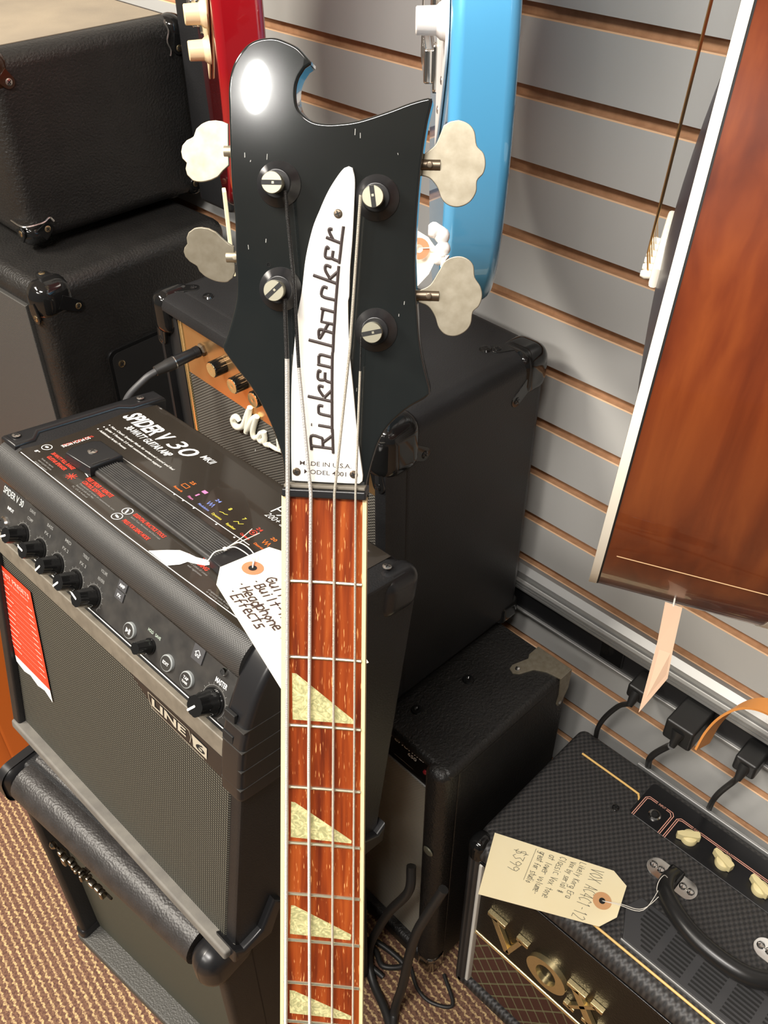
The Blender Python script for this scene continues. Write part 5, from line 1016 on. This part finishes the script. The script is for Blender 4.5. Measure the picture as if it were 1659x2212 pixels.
# acoustic guitar at right, seen from its side
n_ = Vector((-.4244, .9044, .0431)); u_ = Vector((.9053, .4248, 0)); v_ = Vector((.0183, -.0391, .9991))
AC = Matrix(((u_.x, v_.x, n_.x, -.4420), (u_.y, v_.y, n_.y, .1985), (u_.z, v_.z, n_.z, 1.0860), (0, 0, 0, 1)))
ac = thing('acoustic_guitar', 'glossy red-brown wooden acoustic guitar with white binding hanging edge-on at the right', 'acoustic guitar', AC, 'guitars hanging on the slatwall')
half = [(.20, -.085), (.13, -.078), (.075, -.055), (.033, -.018), (.008, .03), (-.006, .09), (-.008, .15), (.003, .21), (.022, .26), (.040, .305), (.048, .345), (.043, .395), (.045, .44), (.065, .475), (.11, .50), (.20, .505)]
o = half+[(.40-x, y) for x, y in half[-2:0:-1]]; o = smooth_outline(o, 80); DP = .118
bm = B(); prism(bm, o, 'z', -DP, -.0002, .001, 2); link('body_sides', bm, mahog, ac, 50)
cen = Vector((.20, .18))
def inset(P, d): 
    out = []
    for x, y in P:
        v = Vector((x, y))-cen; out.append(tuple(cen+v*(1-d/v.length)))
    return out
def band(nm, z0, z1, off, m):
    bm = B(); a = inset(o, -off); t_ = bmesh.new(); b = inset(o, .004)
    for P, Q, h in ((a, b, z1), (a, b, z0)):
        va_ = [t_.verts.new((p[0], p[1], h)) for p in P]; vb_ = [t_.verts.new((p[0], p[1], h)) for p in Q]
        for k in range(len(P)): t_.faces.new((va_[k], va_[(k+1) % len(P)], vb_[(k+1) % len(P)], vb_[k]))
        if h == z1: keep = va_
        else:
            for k in range(len(P)): t_.faces.new((va_[k], va_[(k+1) % len(P)], keep[(k+1) % len(P)], keep[k]))
    merge(bm, t_); return link(nm, bm, m, ac, 50)
band('white_binding', -.0046, .0006, .0006, mat('warm_white_binding', (.86, .82, .70), .35)); band('black_purfling', -.0058, -.0046, .0002, blackm); band('white_binding', -DP-.0004, -DP+.006, .0006, bpy.data.materials['warm_white_binding'])
bm = B(); prism(bm, inset(o, .004), 'z', -.004, -.0006, 0); link('soundboard', bm, mat('black_soundboard', (.02, .014, .02), .3), ac, 0)
# domed dark pickguard, bridge, pins and strings on the face
bm = B(); N_ = 26
c = (.20, .15); prev = None
for i in range(7):
    r = 1-i/6.0; hgt = .0085*(1-r*r); rg = [bm.verts.new((c[0]+.13*r*math.cos(2*math.pi*k/N_), c[1]+.11*r*math.sin(2*math.pi*k/N_), hgt-.0006)) for k in range(N_)] if r > 0 else None
    if prev and rg:
        for k in range(N_): bm.faces.new((prev[k], prev[(k+1) % N_], rg[(k+1) % N_], rg[k]))
    elif prev:
        bm.faces.new(prev)
    prev = rg or prev
link('belly', bm, bpy.data.materials['black_soundboard'], ac, 60)
bm = B(); prism(bm, smooth_outline([(.15, .137), (.15, .150), (.17, .153), (.20, .155), (.23, .153), (.25, .150), (.25, .137), (.20, .132)], 80), 'z', .006, .012, .002, 2); br_ = link('bridge', bm, mat('bone_white', (.8, .76, .66), .4), ac)
for k in range(6):
    b = B(); x = .172+k*.011; lathe(b, (x, .135, .012), (0, 0, 1), [(.0028, 0), (.0034, .004), (.002, .007)], 12); link('bridge_pin', b, bpy.data.materials['bone_white'], br_)
    b = B(); tube(b, [(x, .137, .0145), (x, .150, .0175), (.182+k*.0072, .95, .0125)], (.0007, .0006, .0005, .0004, .0003, .0003)[k], 6); link('string', b, mat('bronze_string', (.5, .32, .14), .35, 1) if k == 0 else bpy.data.materials['bronze_string'], ac)
bm = B(); box(bm, .168, .232, .35, .95, -.004, .009, .003); link('fingerboard', bm, mat('rosewood', (.05, .02, .012), .4), ac)
bm = B(); box(bm, .172, .228, .50, .95, -.022, -.003, .008, 3); link('neck', bm, mahog, ac)
bm = B(); prism(bm, rrect(.163, .237, .94, 1.13, .01, 3), 'z', -.018, -.002, .002); link('headstock', bm, gloss, ac)
# pale wood end stripe and a scratch on the side near the butt
def on_side(f, zf):   # f along the outline from the butt centre up the near side
    P = [Vector(p) for p in o]; i = int(f*len(P)); return P[i]
bm = B()
near = [Vector(p) for p in half]
def sidept(s, zf, lift=.0006):
    # s metres above the lowest visible line along the near outline
    P = [Vector(p) for p in smooth_outline(half, 80)][1:-1]; best = min(P, key=lambda p: abs(p.y-s)+(0 if p.x < .2 else 9)); d = (best-cen).normalized()*lift; return Vector((best.x+d.x, best.y+d.y, zf))
P1 = [sidept(.000, -.0085-.078*k/8, .0004) for k in range(9)]; P2 = [sidept(.0065, -.0085-.078*k/8, .0004) for k in range(9)]
for k in range(8): bm.faces.new([bm.verts.new(v) for v in (P1[k], P1[k+1], P2[k+1], P2[k])])
link('end_stripe', bm, mat('pale_maple_stripe', (.72, .48, .26), .4), ac, 0)
bm = B(); ribbon(bm, [sidept(.030+.0002*k, -.012-.010*k, .0008) for k in range(11)], .0007, (-1, 0, 0)); link('scratch', bm, bpy.data.materials['pale_maple_stripe'], ac, 0)
wall_hook('chrome wall hook holding the acoustic guitar', AC, .20, .93)
# peach tag hanging under it
pt = thing('price_tag', 'peach coloured price tag seen at a slant, hanging below the acoustic guitar', 'tag', fr(0, 0, 0))
bm = B(); q = [(-.3972, .1656, 1.0685), (-.3911, .1561, 1.0657), (-.3936, .1532, 1.0302), (-.3952, .1504, 1.0033), (-.4101, .1576, .9734), (-.3992, .1625, 1.0332)]
off = Vector((.0003, .0003, 0)); f0 = [bm.verts.new(v) for v in q]; f1 = [bm.verts.new(Vector(v)+off) for v in q]; bm.faces.new(f0); bm.faces.new(f1)
for k in range(6): bm.faces.new((f0[k], f0[(k+1) % 6], f1[(k+1) % 6], f1[k]))
link('card', bm, pinkpaper, pt, 0)
bm = B(); tube(bm, [(-.394, .161, 1.066), (-.392, .163, 1.085)], .0006, 6); link('string', bm, stringm, pt)
gc = thing('shade_filler', 'black filler block added for the dark shaded wall gap beside the amp head, behind the dark red guitar', 'filler', Matrix.Identity(4))  # invented black block, gives the wall gap its deep shade
bm = B(); box(bm, -.034, -.004, 1.097, 1.176, .951, 1.62, .008, 3); link('shade_block', bm, tolex_s, gc)
# ================================================================ orange amp at the far left edge
oa = thing('guitar_amplifier', 'orange covered amp standing on the carpet at the left edge', 'amplifier', fr(-.62, 1.16, 0, 0), 'guitar amplifiers')
bm = B(); box(bm, .02, .22, .0, .30, .012, .42, .012, 3); box(bm, 0, .03, 0, .30, .012, .05, .006, 2); box(bm, 0, .03, 0, .02, .012, .42, .006, 2); box(bm, 0, .03, .28, .30, .012, .42, .006, 2); box(bm, 0, .03, 0, .30, .40, .42, .006, 2); link('cabinet', bm, orange_p, oa)
bm = B(); box(bm, .015, .03, .02, .28, .05, .40); link('grille_cloth', bm, cabgrille, oa)
for x in (.04, .2):
    for y in (.03, .27): bm = B(); cyl(bm, (x, y, .014), (x, y, 0), .01, .01, 12); link('rubber_foot', bm, rubber, oa)
